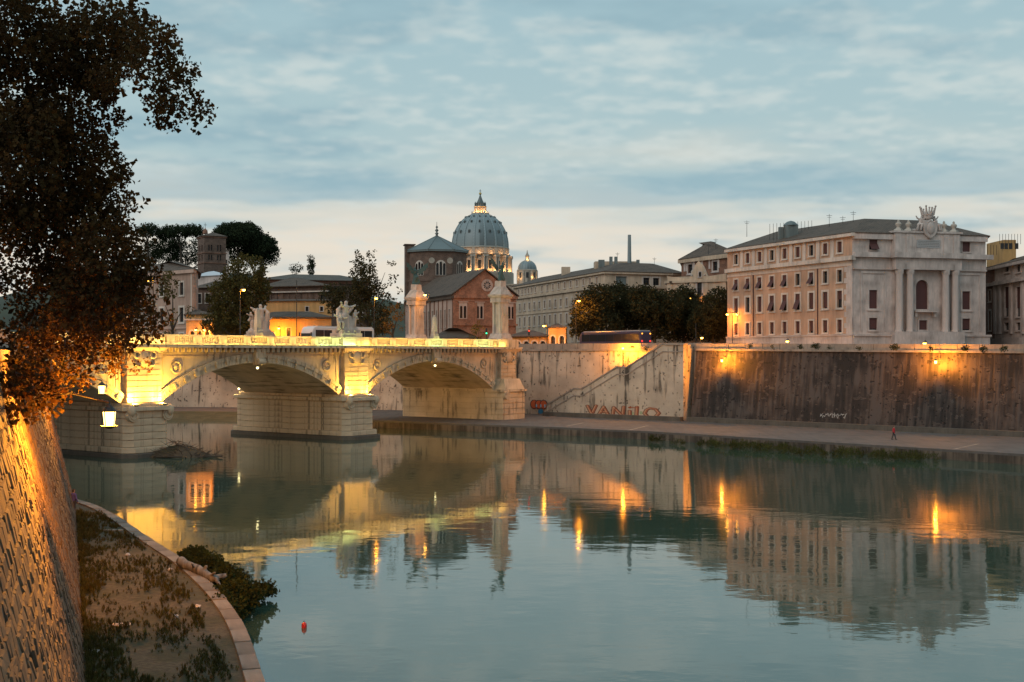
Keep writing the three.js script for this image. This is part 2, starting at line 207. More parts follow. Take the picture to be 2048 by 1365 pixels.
{ // stair block with its sloping parapet, and the pale wall behind it
  const ang = Math.atan2(SW1[1] - SW0[1], SW1[0] - SW0[0]), L = Math.hypot(SW1[0] - SW0[0], SW1[1] - SW0[1]);
  const fc = faceOf(SW0, SW1);
  const g = thing('river_stairs', 'pale stained stone stairway climbing the river wall, orange graffiti on its side', 'stairs', [SW0[0], 0, -SW0[1]], fc.turn);
  const pr = [[1096, 812], [1147.7, 779], [1164, 779], [1233.8, 736], [1254, 736], [1326, 690], [1384, 690]].map(([x, y]) => fc.hit(x, y)); const top = pr.map(([s, h]) => [s, h]); top[0][0] = 0; top[6][0] = L;
  part('side_wall', moved(extr(poly([[0, QUAY - 0.5], [L, QUAY - 0.5], ...[...top].reverse().map(([s, h]) => [s, h - 0.02])]), 0.6), 0, 0, -0.6), mats.lightwall, g);
  const cop = new MB(), low = new MB();
  for (let i = 0; i < 6; i++) { const [a, ha] = top[i], [c, hc] = top[i + 1], bar = (b, d, t, z0, z1) => { const P8 = [[a, ha - d, z0], [c, hc - d, z0], [c, hc - d + t, z0], [a, ha - d + t, z0]], Q8 = P8.map(([x, y]) => [x, y, z1]); b.quad(Q8[0], Q8[1], Q8[2], Q8[3]); b.quad(P8[1], P8[0], P8[3], P8[2]); b.quad(Q8[3], Q8[2], P8[2], P8[3]); b.quad(P8[0], P8[1], Q8[1], Q8[0]); }; bar(cop, 0.02, 0.26, -0.72, 0.14); bar(low, 1.25, 0.2, -0.1, 0.10); }
  part('coping', cop.geo(), mats.coping, g); part('string_course', low.geo(), mats.coping, g);
  part('end_wall', bx(L - 0.5, L, QUAY - 0.5, top[6][1], -3.4, -0.602), mats.lightwall, g);
  part('newel_block', new MB().box(L - 3.4, L + 0.2, top[6][1] - 0.05, top[6][1] + 0.22, -1.1, 0.24).geo(), mats.coping, g);
  const st = new MB(), n = 62; for (let i = 0; i < n; i++) { const s = mix(1, L - 3, i / n), k = clamp((s - 1) / (L - 4)); st.box(s, s + (L - 4) / n, QUAY - 0.4, QUAY + 0.15 + k * 11.2, -3.2, -0.61); } part('steps', st.geo(), mats.coping, g, 'stuff');
  part('bench_course', bx(0, L, QUAY, QUAY + 0.72, 0.004, 1.1), mats.darkstone, g);
  // the wall the flight leans on
  const off = 3.4, nx = -(SW1[1] - SW0[1]) / L, nd = (SW1[0] - SW0[0]) / L, ux = (SW1[0] - SW0[0]) / L, ud = (SW1[1] - SW0[1]) / L;
  const A = [SW0[0] + nx * off - ux * 16, SW0[1] + nd * off - ud * 16], B = [SW1[0] + nx * off + ux * 3, SW1[1] + nd * off + ud * 3];
  const w = thing('embankment_wall', 'pale pitted river wall between bridge abutment and stairway', 'wall');
  part('wall_face', wallFace('', A, B, QUAY - 0.5, 12.95, 12.95, 0.35, mats.lightwall, '', 11), mats.lightwall, w);
  part('string_course', strip(A, B, 0, 12.9, 13.25, 12.9, 13.25, 0.05, 3), mats.coping, w);
  const N = 14; for (let i = 0; i < N; i++) { const f = (k) => [mix(A[0], B[0], k / N), mix(A[1], B[1], k / N)]; part('parapet_block', strip(f(i + 0.01), f(i + 0.99), i * 3, 13.25, 14.25 + 0.03 * hsh(i, 9), 13.25, 14.25 + 0.03 * hsh(i, 9), 0.3, 0.8), mats.coping, w); }
  // graffiti: flat print on the side wall
  const cv = document.createElement('canvas'); cv.width = 1024; cv.height = 320; const c = cv.getContext('2d'); c.clearRect(0, 0, 1024, 320);
  c.lineJoin = 'round'; c.lineCap = 'round';   // hand sprayed letters: V A N i L O
  const strokes = [[[40, 60], [95, 270], [150, 50]], [[185, 280], [250, 70], [315, 285]], [[215, 200], [290, 205]], [[365, 285], [380, 75], [490, 280], [505, 55]], [[582, 150], [584, 285]], [[672, 50], [664, 275], [745, 285]], [[790, 110], [765, 200], [810, 280], [900, 270], [940, 180], [900, 90], [830, 70], [790, 110]]];
  const run = (w, col, dx, dy) => { c.lineWidth = w; c.strokeStyle = col; for (const q of strokes) { c.beginPath(); q.forEach(([x, y], i) => (i ? c.lineTo(x + dx, y + dy) : c.moveTo(x + dx, y + dy))); c.stroke(); } };
  run(58, 'rgba(150,96,70,0.6)', 0, 0); run(36, 'rgba(160,96,66,0.65)', 3, -3); run(12, 'rgba(190,150,118,0.8)', -5, -6); run(7, 'rgba(92,40,22,0.9)', 22, 5);
  c.fillStyle = 'rgba(165,178,140,0.7)'; c.fillRect(612, 170, 22, 90); c.fillRect(704, 150, 34, 80); c.strokeStyle = 'rgba(150,70,40,0.9)'; c.lineWidth = 14; c.beginPath(); c.arc(640, 10, 60, 0.5, 2.6); c.stroke(); c.fillStyle = '#8f4b2c'; c.beginPath(); c.arc(583, 70, 22, 0, 7); c.fill(); for (const x of [110, 300, 505, 745, 905]) { c.fillStyle = 'rgba(150,80,50,0.7)'; c.fillRect(x, 280, 7, 20 + 20 * hsh(x, 3)); }
  const t1 = new THREE.CanvasTexture(cv); t1.colorSpace = THREE.SRGBColorSpace;
  const paint = (map) => new THREE.MeshPhysicalMaterial({ map, transparent: true, roughness: 0.9 });
  const a = fc.hit(1169, 806), e = fc.hit(1332, 838), gp = new THREE.PlaneGeometry(e[0] - a[0], a[1] - e[1]); gp.translate((a[0] + e[0]) / 2, (a[1] + e[1]) / 2 - 0.1, 0.012);
  tag(part('graffiti_lettering', gp, paint(t1), g), 'orange block letter graffiti with dark outlines');
  const cv2 = document.createElement('canvas'); cv2.width = 256; cv2.height = 200; const k = cv2.getContext('2d'); k.lineWidth = 20; k.strokeStyle = '#2a2630'; k.fillStyle = '#b4562e';
  for (let i = 0; i < 3; i++) { k.beginPath(); k.ellipse(60 + i * 64, 62, 44, 56, 0, 0, 7); k.stroke(); k.fill(); } k.fillStyle = '#2d6f93'; k.beginPath(); k.ellipse(150, 158, 34, 36, 0, 0, 7); k.fill(); k.fillStyle = '#7fb0c8'; for (const x of [92, 150, 205]) { k.beginPath(); k.ellipse(x, 80, 9, 24, 0, 0, 7); k.fill(); }
  const t2 = new THREE.CanvasTexture(cv2); t2.colorSpace = THREE.SRGBColorSpace;
  const fw = faceOf(A, B), q0 = fw.hit(1060, 800), q1 = fw.hit(1098, 830), g2 = new THREE.PlaneGeometry(q1[0] - q0[0], q0[1] - q1[1]); g2.rotateX(-0.03); g2.translate((q0[0] + q1[0]) / 2, (q0[1] + q1[1]) / 2, 0.10); g2.rotateY(fw.turn); g2.translate(A[0], 0, -A[1]);
  tag(part('graffiti_tag', g2, paint(t2), w), 'small rust and blue graffiti tag low on the pale wall');
  { const cw = document.createElement('canvas'); cw.width = 512; cw.height = 128; const z = cw.getContext('2d'), rr = rng(12); z.strokeStyle = 'rgba(200,195,188,0.8)'; z.lineWidth = 6; z.lineCap = 'round'; for (let i = 0; i < 11; i++) { z.beginPath(); z.moveTo(20 + i * 43, 20 + 70 * rr()); for (let k = 0; k < 4; k++) z.lineTo(20 + i * 43 + 50 * rr(), 12 + 104 * rr()); z.stroke(); } const t3 = new THREE.CanvasTexture(cw); t3.colorSpace = THREE.SRGBColorSpace; const dw = faceOf([DW0[0], DW0[1]], [DW1[0], DW1[1]]), a0 = dw.hit(1637, 824), a1 = dw.hit(1692, 840), y0 = (a0[1] + a1[1]) / 2, back = -(y0 - 0.7) / 12.3 * 1.8 + 0.02, g3 = new THREE.PlaneGeometry(a1[0] - a0[0], a0[1] - a1[1]); g3.rotateX(-0.145); g3.translate((a0[0] + a1[0]) / 2, y0, back); g3.rotateY(dw.turn); g3.translate(DW0[0], 0, -DW0[1]); tag(part('graffiti_tag', g3, paint(t3), scene.getObjectByName('embankment_wall')), 'faint white graffiti scrawl low on the dark wall'); }
  // the wall upstream, seen through the arches
  const up = thing('embankment_wall', 'brown river wall seen through the bridge arches', 'wall');
  for (let i = 0; i < 3; i++) part('wall_face', wallFace('', UPW[i], UPW[i + 1], QUAY - 0.5, 13.1, 13.1, 1.2, mats.lightwall, '', i * 13), mats.lightwall, up);
}
function faceOf(A, B) {                                       // a vertical plane through two plan points [X, D]; hit() gives metres along and height of a pixel on it
  const dx = B[0] - A[0], dz = -(B[1] - A[1]), L = Math.hypot(dx, dz), ux = dx / L, uz = dz / L, nx = -uz, nz = ux;
  return { L, turn: Math.atan2(-uz, ux), hit(px, py) { const a = (px - CX) / F, b = -(py - HY) / F, t = (A[0] * nx - A[1] * nz) / (a * nx - nz); return [(a * t - A[0]) * ux + (-t + A[1]) * uz, EYE + b * t]; } };
}
// high ground on both banks, pierced by nothing: it stops at the walls
struct('street_ground', flatUV([[152, 90], [33, 203], [31, 207], [2, 228], [-20, 245], [-70, 256], [-160, 265], [-500, 300], [-2500, 1200], [-2500, 3500], [2500, 3500], [2500, 90]], 12.88), mats.asphalt);
struct('left_bank_ground', flatUV([[-10.2, 20], [-37, 92.5], [-74, 121], [-500, 160], [-900, 160], [-900, 20]], 12.6), mats.asphalt);

// ------------------------------------------------------------------ left bank: block wall, path and kerb
{
  const foot = (d) => -14.6 - 0.371 * (d - 41);
  const w = thing('stone_wall', 'rough block river wall lit orange by a wall lantern', 'wall');
  const line = [[foot(14), 14]]; for (let d = 18; d <= 90; d += 4) line.push([foot(d), d]); line.push([-36, 93.5], [-41, 97], [-48, 101.5], [-58, 107], [-70, 114]);
  const cum = [0]; for (let i = 1; i < line.length; i++) cum.push(cum[i - 1] + Math.hypot(line[i][0] - line[i - 1][0], line[i][1] - line[i - 1][1]));
  const at = (s) => { let i = 1; while (i < line.length - 1 && cum[i] < s) i++; const k = (s - cum[i - 1]) / (cum[i] - cum[i - 1]), a = line[i - 1], c = line[i], L = cum[i] - cum[i - 1]; return { x: mix(a[0], c[0], k), d: mix(a[1], c[1], k), nx: -(c[1] - a[1]) / L, nd: (c[0] - a[0]) / L }; };   // n points left, into the bank
  const BAT = 0.24, pt = (s, h, o) => { const q = at(s), b = (h - QUAY) * BAT + o; return [q.x + q.nx * b, h, -(q.d + q.nd * b)]; };
  const total = cum[cum.length - 1], back = new MB();
  for (let i = 1; i < line.length; i++) { const a = cum[i - 1], c = cum[i]; back.quad(pt(c, 0.5, 0.16), pt(a, 0.5, 0.16), pt(a, 12.6, 0.16), pt(c, 12.6, 0.16), a, 0); }
  part('mortar_bed', back.geo(), M([0.12, 0.08, 0.05], { map: dirtTex }), w);
  const r = rng(41), tones = [0, 1, 2, 3].map((i) => M([[0.18, 0.11, 0.06], [0.15, 0.09, 0.05], [0.205, 0.13, 0.072], [0.11, 0.07, 0.042]][i], { map: stoneTex, bumpMap: stoneTex, bumpScale: 0.05 }));
  const rest = [[], [], [], []]; let made = 0;
  const block = (s0, s1, h0, h1, o) => { const b = new MB(), e = 0.03, f = [[s0, h0], [s1, h0], [s1, h1], [s0, h1]], g = [[s0 + e, h0 + e], [s1 - e, h0 + e], [s1 - e, h1 - e], [s0 + e, h1 - e]], j = () => (r() - 0.5) * 0.04, A = f.map(([s, h]) => pt(s, h, 0.18)), Bq = f.map(([s, h]) => pt(s, h, 0.05 + o)), Cq = g.map(([s, h]) => pt(s + j(), h + j(), o + j()));
    for (let i = 0; i < 4; i++) { const k = (i + 1) % 4; b.quad(A[k], A[i], Bq[i], Bq[k]); b.quad(Bq[k], Bq[i], Cq[i], Cq[k]); } b.quad(Cq[1], Cq[0], Cq[3], Cq[2], s0 * 1.3, h0 * 1.7); return b.geo(); };
  for (let h = 0.9, row = 0; h < 12.3; row++) { const hh = 0.36 + 0.16 * r(); for (let s = 0.3 + r(); s < total - 8;) { const len = 0.32 + 0.6 * r() * r() + 0.2 * r(), miss = r(), o = (r() - 0.5) * 0.05 + (miss < 0.05 ? 0.08 : 0); if (miss > 0.03) { const pit = r() < 0.16 ? 0.1 + 0.08 * r() : 0, lo = block(s + 0.01, s + len - 0.01, h + 0.012 + pit, h + hh - 0.012, o), g = pit ? join([lo, block(s + 0.01 + 0.1 + 0.1 * r(), s + len - 0.01, h + 0.012, h + pit + 0.008, o + 0.01)]) : lo, tn = (r() * 4) | 0, q = at(s); if (made < 300 && q.d > 36 && q.d < 62 && h > 3 && h < 9.4 && -q.x / q.d < 0.44) { part('stone_block', g, tones[tn], w); made++; } else rest[tn].push(g); } s += len; } h += hh; }
  rest.forEach((l, i) => part('stone_block', join(l), tones[i], w, 'stuff'));
  { const cp = new MB(); for (let i = 1; i < line.length; i++) { const a = cum[i - 1], c = cum[i]; cp.quad(pt(c, 12.3, -0.15), pt(a, 12.3, -0.15), pt(a, 12.62, -0.2), pt(c, 12.62, -0.2)); cp.quad(pt(c, 12.62, -0.2), pt(a, 12.62, -0.2), pt(a, 12.62, 0.8), pt(c, 12.62, 0.8)); cp.quad(pt(c, 12.62, 0.3), pt(a, 12.62, 0.3), pt(a, 13.6, 0.3), pt(c, 13.6, 0.3)); cp.quad(pt(c, 13.6, 0.3), pt(a, 13.6, 0.3), pt(a, 13.6, 0.7), pt(c, 13.6, 0.7)); } part('parapet', cp.geo(), mats.coping, w); }
  // path and kerb
  const kerb = [[-2.6, 18], [-5.9, 30], [-9.1, 41], [-12.6, 51.9], [-17.3, 62.6], [-23.2, 73.7], [-28, 82.7], [-32.2, 89.5], [-37.5, 95.5], [-46, 101], [-70, 113]];
  const kc = new THREE.CatmullRomCurve3(kerb.map(([x, d]) => V(x, 0, -d))), inner = [[-72, 118], [-40, 98], [-34, 92]]; const pts = kc.getPoints(60).map((p) => [p.x, -p.z]);
  struct('path', slab([...pts, ...inner, [foot(60) - 1.5, 60], [foot(14) - 1.5, 14]], -1, QUAY), mats.dirt);
  const k = thing('kerb', 'pale stone kerb slabs edging the riverside path', 'kerb'), kerbMats = [0, 1, 2].map((i) => M([[0.34, 0.28, 0.225], [0.26, 0.215, 0.17], [0.38, 0.315, 0.25]][i], { map: stoneTex, bumpMap: stoneTex, bumpScale: 0.03 }));
  const len = kc.getLength(), n = Math.round(len / 2.1), side = (p, t, o) => [p.x + t.z * o, p.z - t.x * o];
  for (let i = 0; i < n; i++) { const b = new MB(), u0 = (i + 0.02) / n, u1 = (i + 0.98) / n, h = QUAY + 0.10 + 0.04 * (r() - 0.5), w0 = 0.62 + 0.05 * r(), q = [u0, u1].map((u) => { const p = kc.getPointAt(u), t = kc.getTangentAt(u); return [side(p, t, 0.0), side(p, t, -w0)]; }), Z = (a, y) => [a[0], y, a[1]]; let [[a, c], [d, e]] = q;
    b.quad(Z(a, h), Z(c, h), Z(e, h), Z(d, h)); b.quad(Z(c, -1), Z(e, -1), Z(e, h), Z(c, h)); b.quad(Z(d, -1), Z(a, -1), Z(a, h), Z(d, h)); b.quad(Z(a, -1), Z(c, -1), Z(c, h), Z(a, h)); b.quad(Z(e, -1), Z(d, -1), Z(d, h), Z(e, h)); part('kerb_stone', b.geo(), kerbMats[i % 3], k); }
  { const d = 11.3 * F / (1062 - HY); struct('path_drain_strip', bx(Xat(155, d), Xat(245, d), QUAY, QUAY + 0.05, -d - 0.2, -d + 0.15), mats.coping); }
}

// ------------------------------------------------------------------ bridge: local x along, y up, z towards the downstream (seen) side
const BTURN = Math.atan2(0.811, 0.585), BPOS = [-45.4, 0, -146.3], SP = 37.35, HALF = 15.7, SPR = 6.5, RISE = 4.8, RAD = (HALF * HALF + RISE * RISE) / (2 * RISE), CYC = SPR + RISE - RAD;
const toWorld = (s, h, z) => V(s, h, z).applyAxisAngle(V(0, 1, 0), BTURN).add(V(...BPOS));
const bridge = thing('stone_bridge', 'floodlit travertine road bridge with three wide arches and a balustrade', 'bridge', BPOS, BTURN);
{
  const mids = [-SP / 2, SP / 2, SP * 1.5], pts = [[-60, 12.6], [-60, 5.9]];
  for (const m of mids) { pts.push([m - HALF, 5.9]); for (let i = 0; i <= 28; i++) { const x = -HALF + 2 * HALF * i / 28; pts.push([m + x, CYC + Math.sqrt(RAD * RAD - x * x)]); } pts.push([m + HALF, 5.9]); }
  pts.push([78.6, 5.9], [78.6, 12.6]);
  part('arch_body', moved(extr(poly(pts), 20), 0, 0, -20), mats.bridge, bridge);
  const a0 = Math.asin(HALF / RAD);
  const ring = (r0, r1, b0, b1, depth, n = 4) => { const p = []; for (let i = 0; i <= n; i++) { const a = mix(b0, b1, i / n); p.push([r0 * Math.sin(a), r0 * Math.cos(a)]); } for (let i = n; i >= 0; i--) { const a = mix(b0, b1, i / n); p.push([r1 * Math.sin(a), r1 * Math.cos(a)]); } return extr(poly(p), depth, 0.02); };
  const NV = 19, vg = [], vo = [], vc = []; for (let i = 0; i < NV; i++) { const b0 = mix(-a0, a0, (i + 0.02) / NV), b1 = mix(-a0, a0, (i + 0.98) / NV); vg.push(ring(RAD - 0.04, RAD + 0.62, b0, b1, 0.22)); vo.push(ring(RAD + 0.66, RAD + 1.15, b0, b1, 0.36)); const bm = mix(-a0, a0, (i + 0.5) / NV); const c = bx(-0.14, 0.14, RAD + 0.2, RAD + 0.95, 0.02, 0.5); c.rotateZ(-bm); vc.push(c); }
  for (const m of mids) {
    for (let i = 0; i < NV; i++) { for (const [g, nm] of [[vg[i], 'voussoir'], [vo[i], 'archivolt_stone'], [vc[i], 'arch_boss']]) { const o = part(nm, g, mats.bridge, bridge); o.position.set(m, CYC, 0.01); } }
    const key = part('keystone', new MB().frustum(0, 0, 1.1, 0.7, 10.9, 2.0, 1.3, 13.1).geo(), mats.bridge, bridge); key.position.set(m, 0, 0.42);
    part('keystone_scroll', moved(new THREE.CylinderGeometry(0.42, 0.42, 1.2, 12).rotateZ(Math.PI / 2), 0, 11.4, 0.55), mats.bridge, key);
    for (const sg of [-1, 1]) { // spandrel roundel and panel frame
      const x = m + sg * 13.3, o = part('roundel', new THREE.TorusGeometry(0.72, 0.16, 8, 20), mats.bridge, bridge); o.position.set(x, 10.75, 0.06); part('roundel_boss', new THREE.SphereGeometry(0.36, 10, 8).scale(1, 1, 0.5), mats.bridge, o);
      const fr = new MB(); fr.box(x + sg * 1.95 - 0.09, x + sg * 1.95 + 0.09, 8.3, 12.0, 0, 0.09); fr.box(Math.min(x + sg * 1.95, x - sg * 6.2), Math.max(x + sg * 1.95, x - sg * 6.2), 12.0, 12.16, 0, 0.10); part('spandrel_moulding', fr.geo(), mats.bridge, bridge);
    }
  }
  for (const z of [0, -20]) { const o = z ? -1 : 1, b = new MB(); b.box(-60, 78.6, 12.35, 12.62, z ? -20.14 : 0, z ? -20 : 0.14); part('frieze', b.geo(), mats.bridge, bridge); part('cornice', bx(-60, 78.6, 13.22, 13.5, z ? -21.0 : -0.6, z ? -19.4 : 1.62), mats.bridge, bridge); }
  part('roadway_slab', join([bx(-60, 78.6, 12.6, 13.48, -19.98, -0.02), bx(78.6, 93, 12.6, 13.48, -19.98, -9)]), mats.asphalt, bridge);
  { const g = new MB().box(-0.2, 0.2, 12.64, 13.2, 0, 1.2).geo(), all = []; for (let s = -40; s < 79; s += 0.92) all.push(g.clone().translate(s, 0, 0)); part('corbel', join(all), mats.bridge, bridge, 'stuff'); }
  // balustrade: dies, rails and balusters, panel by panel
  const bal = lathe([[0.10, 0], [0.10, 0.08], [0.055, 0.14], [0.105, 0.34], [0.06, 0.56], [0.10, 0.64], [0.10, 0.72]], 7);
  const panelW = SP / 9, dieG = bx(-0.62, 0.62, 13.5, 14.72, -0.34, 0.34), railG = bx(-panelW / 2 - 0.02, panelW / 2 + 0.02, 14.62, 14.86, -0.3, 0.3), plinthG = bx(-panelW / 2 + 0.62, panelW / 2 - 0.62, 13.5, 13.86, -0.28, 0.28);
  const NB = 10, bl = []; for (let i = 0; i < NB; i++) bl.push(bal.clone().translate((i + 0.5 - NB / 2) * (panelW - 1.3) / NB, 13.87, 0)); const balG = join(bl);
  for (const z of [0.32, -20.32]) for (let i = -9; i <= 18; i++) {
    if (z < 0 && (i < -2 || i > 18)) continue;
    const c = (i + 0.5) * panelW; if (c > 76) continue;
    const r = part('parapet_rail', railG, mats.bridge, bridge); r.position.set(c, 0, z); const p = part('parapet_plinth', plinthG, mats.bridge, bridge); p.position.set(c, 0, z); const q = part('balusters', balG, mats.bridge, bridge); q.position.set(c, 0, z);
    const d = part('parapet_die', dieG, mats.bridge, bridge); d.position.set(i * panelW, 0.001, z);
  }
  // piers: pilaster of rusticated courses above, cutwater block below
  const plan = (w, z0, z1, c) => { const sh = poly([[-w / 2, z0 + c], [-w / 2 + c, z0], [w / 2 - c, z0], [w / 2, z0 + c], [w / 2, z1 - c], [w / 2 - c, z1], [-w / 2 + c, z1], [-w / 2, z1 - c]]); return (y0, y1, bev = 0.03) => { const g = extr(sh, y1 - y0 - 2 * bev, bev); g.rotateX(Math.PI / 2); g.translate(0, y1 - bev, 0); return g; }; };
  // after rotateX(+90) the plan's y becomes z
  for (const [s, kind] of [[-SP, 'abutment'], [0, 'pier'], [SP, 'pier'], [SP * 2, 'abutment']]) {
    const rim = (nm, g, m = mats.bridge) => { const o = part(nm, g, m, bridge); o.position.set(s, 0, 0); return o; };
    const off = kind === 'abutment' && s > 0 ? 0.6 : 0;
    for (let i = 0; i < 9; i++) { const y0 = 6.55 + i * 0.67, w = off ? 4.2 : 5.0; rim('pilaster_course', bx(-w / 2 + off, w / 2 + off, y0, y0 + 0.565, -0.2, 0.88 + (i % 2) * 0.02)); }
    rim('pilaster_core', bx((off ? -2 : -2.4) + off, (off ? 2 : 2.4) + off, 6.5, 12.58, -0.2, 0.74)); rim('pilaster_capital', new MB().frustum(off, 0.4, 5.2, 1.3, 12.58, 6.2, 2.2, 13.22).geo()); rim('pedestal', bx(-2.9 + off, 2.9 + off, 13.5, 14.9, -0.5, 0.98));
    // cartouche with scrolls on the pilaster head
    const ca = rim('cartouche', moved(new THREE.SphereGeometry(0.85, 14, 10).scale(1, 1.25, 0.4), off, 11.9, 0.98)); for (const sg of [-1, 1]) { part('scroll', moved(new THREE.TorusGeometry(0.42, 0.16, 7, 14), off + sg * 1.15, 12.35, 1.05), mats.bridge, ca); part('garland', moved(new THREE.TorusGeometry(0.6, 0.13, 6, 12, Math.PI).rotateZ(Math.PI), off + sg * 0.95, 11.6, 1.0), mats.bridge, ca); }
    if (kind === 'pier') {
      const body = plan(6.4, -22.2, 1.9, 0.9), cope = plan(7.1, -22.7, 2.4, 1.0), base = plan(7.3, -22.8, 2.5, 1.1), foot_ = plan(7.9, -23.2, 3.1, 1.3);
      for (let i = 0; i < 5; i++) rim('pier_course', body(1.25 + i * 0.86, 1.25 + (i + 1) * 0.86 - 0.07, 0.03)); rim('pier_core', plan(6.25, -22.1, 1.8, 0.9)(-2, 5.6, 0.01));
      rim('pier_coping', cope(5.56, 6.1, 0.06)); rim('pier_cap', plan(6.1, -21.9, 1.6, 0.8)(6.1, 6.5, 0.05)); rim('pier_plinth', base(0.55, 1.22, 0.05)); rim('pier_footing', foot_(-2, 0.52, 0.05), mats.darkstone);
      for (const sg of [-1, 1]) { const v = rim('volute', moved(new THREE.CylinderGeometry(0.75, 0.75, 0.7, 14).rotateX(Math.PI / 2), sg * 2.5, 5.05, 1.85)); part('volute_eye', moved(new THREE.TorusGeometry(0.45, 0.12, 6, 14), sg * 2.5, 5.05, 2.22), mats.bridge, v); rim('ram_head', moved(new THREE.IcosahedronGeometry(0.62, 1).scale(0.8, 1.2, 1), sg * 2.8, 5.6, 2.1)); }
    } else if (s > 0) {
      for (let i = 0; i < 5; i++) rim('abutment_course', bx(-3.05, 3.3, 1.2 + i * 0.95, 1.2 + (i + 1) * 0.95 - 0.11, -20, 2.4)); rim('abutment_core', bx(-2.9, 3.15, -1, 5.92, -20.1, 2.25)); rim('abutment_coping', bx(-3.3, 3.6, 5.94, 6.3, -20.0, 2.75)); rim('pedestal_flare', new MB().frustum(0.6, 0.7, 5.6, 3.2, 6.32, 4.6, 1.9, 8.1).geo()); rim('scroll_bracket', moved(new THREE.CylinderGeometry(0.7, 0.7, 0.8, 12).rotateX(Math.PI / 2), -2.4, 5.4, 2.5));
    } else rim('abutment_core', bx(-12, 3, -1, 6.0, -20, 2.4));
  }
  part('end_block', bx(77.9, 92, -1, 12.59, -19.9, -9), mats.bridge, bridge);
}
// strip floodlights on the cornice, at the foot of the balustrade
{
  const g = bx(-1.7, 1.7, 0, 0.1, -0.09, 0.09), lens = bx(-1.66, 1.66, 0.1, 0.125, -0.07, 0.07), house = M([0.05, 0.05, 0.05]);
  const greens = new Set([7, 8, 13, 16]);
  for (let i = -9; i < 18; i++) {
    const s = (i + 0.5) * SP / 9, w = toWorld(s, 13.5, 1.38), green = greens.has(i), col = green ? C3(0.76, 1, 0.36) : C3(1, 0.66, 0.14);
    const o = thing('strip_floodlight', green ? 'greenish strip floodlight on the cornice below the bridge balustrade' : 'yellow strip floodlight on the cornice below the bridge balustrade', 'floodlight', [w.x, w.y, w.z], BTURN, green ? 'greenish strip lights along the bridge' : 'yellow strip lights along the bridge');
    part('housing', g, house, o); part('lamp_lens', lens, glowMat(col, 2.5), o);
    const l = new THREE.RectAreaLight(col, 105, 3.4, 0.1); l.position.set(0, 0.14, 0); l.lookAt(V(0, 0, 0)); l.rotation.set(Math.PI / 2 - 0.45, 0, 0); o.add(l);
  }
  // floods on the pier heads, shining up the pilasters
  for (const [s, k, who] of [[0, 380, 'on the pier behind the driftwood'], [SP, 190, 'on the middle river pier']]) for (const sg of [-1, 1]) {
    const w = toWorld(s + sg * 2.1, 6.11, 2.1), o = thing('pier_floodlight', 'yellow floodlight ' + who + ' aimed up the pilaster', 'floodlight', [w.x, w.y, w.z], BTURN, 'floodlights ' + who);
    part('housing', bx(-0.2, 0.2, 0, 0.22, -0.14, 0.14), house, o); part('lamp_lens', new MB().box(-0.17, 0.17, 0.22, 0.24, -0.11, 0.11).geo(), glowMat(WARM, 4), o);
    const l = new THREE.SpotLight(C3(1, 0.57, 0.075), k, 0, 1.4, 0.6); l.position.set(0, 0.35, 0); l.target.position.set(-sg * 0.6, 4.5, -2.4); l.castShadow = true; o.add(l, l.target);
  }
  for (const [s, k, who] of [[3.35, 100, 'on the flank of the pier behind the driftwood'], [SP + 3.35, 260, 'on the flank of the middle river pier']]) for (const z of [-5, -14]) {
    const w = toWorld(s, 6.12, z), o = thing('vault_floodlight', 'yellow floodlight ' + who + ' shining under the vault', 'floodlight', [w.x, w.y, w.z], BTURN, 'vault floodlights ' + who);
    part('housing', bx(-0.14, 0.14, 0, 0.22, -0.2, 0.2), house, o); part('lamp_lens', bx(0.14, 0.16, 0.03, 0.19, -0.17, 0.17), glowMat(WARM, 4), o);
    const l = new THREE.SpotLight(C3(1, 0.52, 0.07), k, 0, 1.2, 0.7); l.position.set(0.25, 0.15, 0); l.target.position.set(12, -3.0, 0); l.castShadow = true; o.add(l, l.target);
  }
  // lanterns under the arches
  const lantern = (s, h, z, power, label) => { const w = toWorld(s, h, z), o = thing('arch_lantern', label, 'lantern', [w.x, w.y, w.z], BTURN); part('bracket', tube([0, 0.1, 0], [0, 0.9, 0], 0.04), mats.iron, o); part('cap', new THREE.ConeGeometry(0.26, 0.16, 10).translate(0, 0.2, 0), mats.iron, o); part('lamp_globe', new THREE.SphereGeometry(0.17, 12, 10), warmGlow, o); const l = new THREE.PointLight(C3(1, 0.70, 0.22), power); l.shadow.radius = 6; l.castShadow = true; o.add(l); };
  lantern(SP / 2 - 0.4, 10.55, 0.75, 9, 'small lantern hanging from the crown of the middle arch');
  lantern(SP * 1.5 - 0.4, 10.55, 0.75, 9, 'small lantern hanging from the crown of the arch beside the quay');
  lantern(SP - 2.9, 7.0, -21.3, 26, 'bright lantern on the far end of the middle river pier');
}

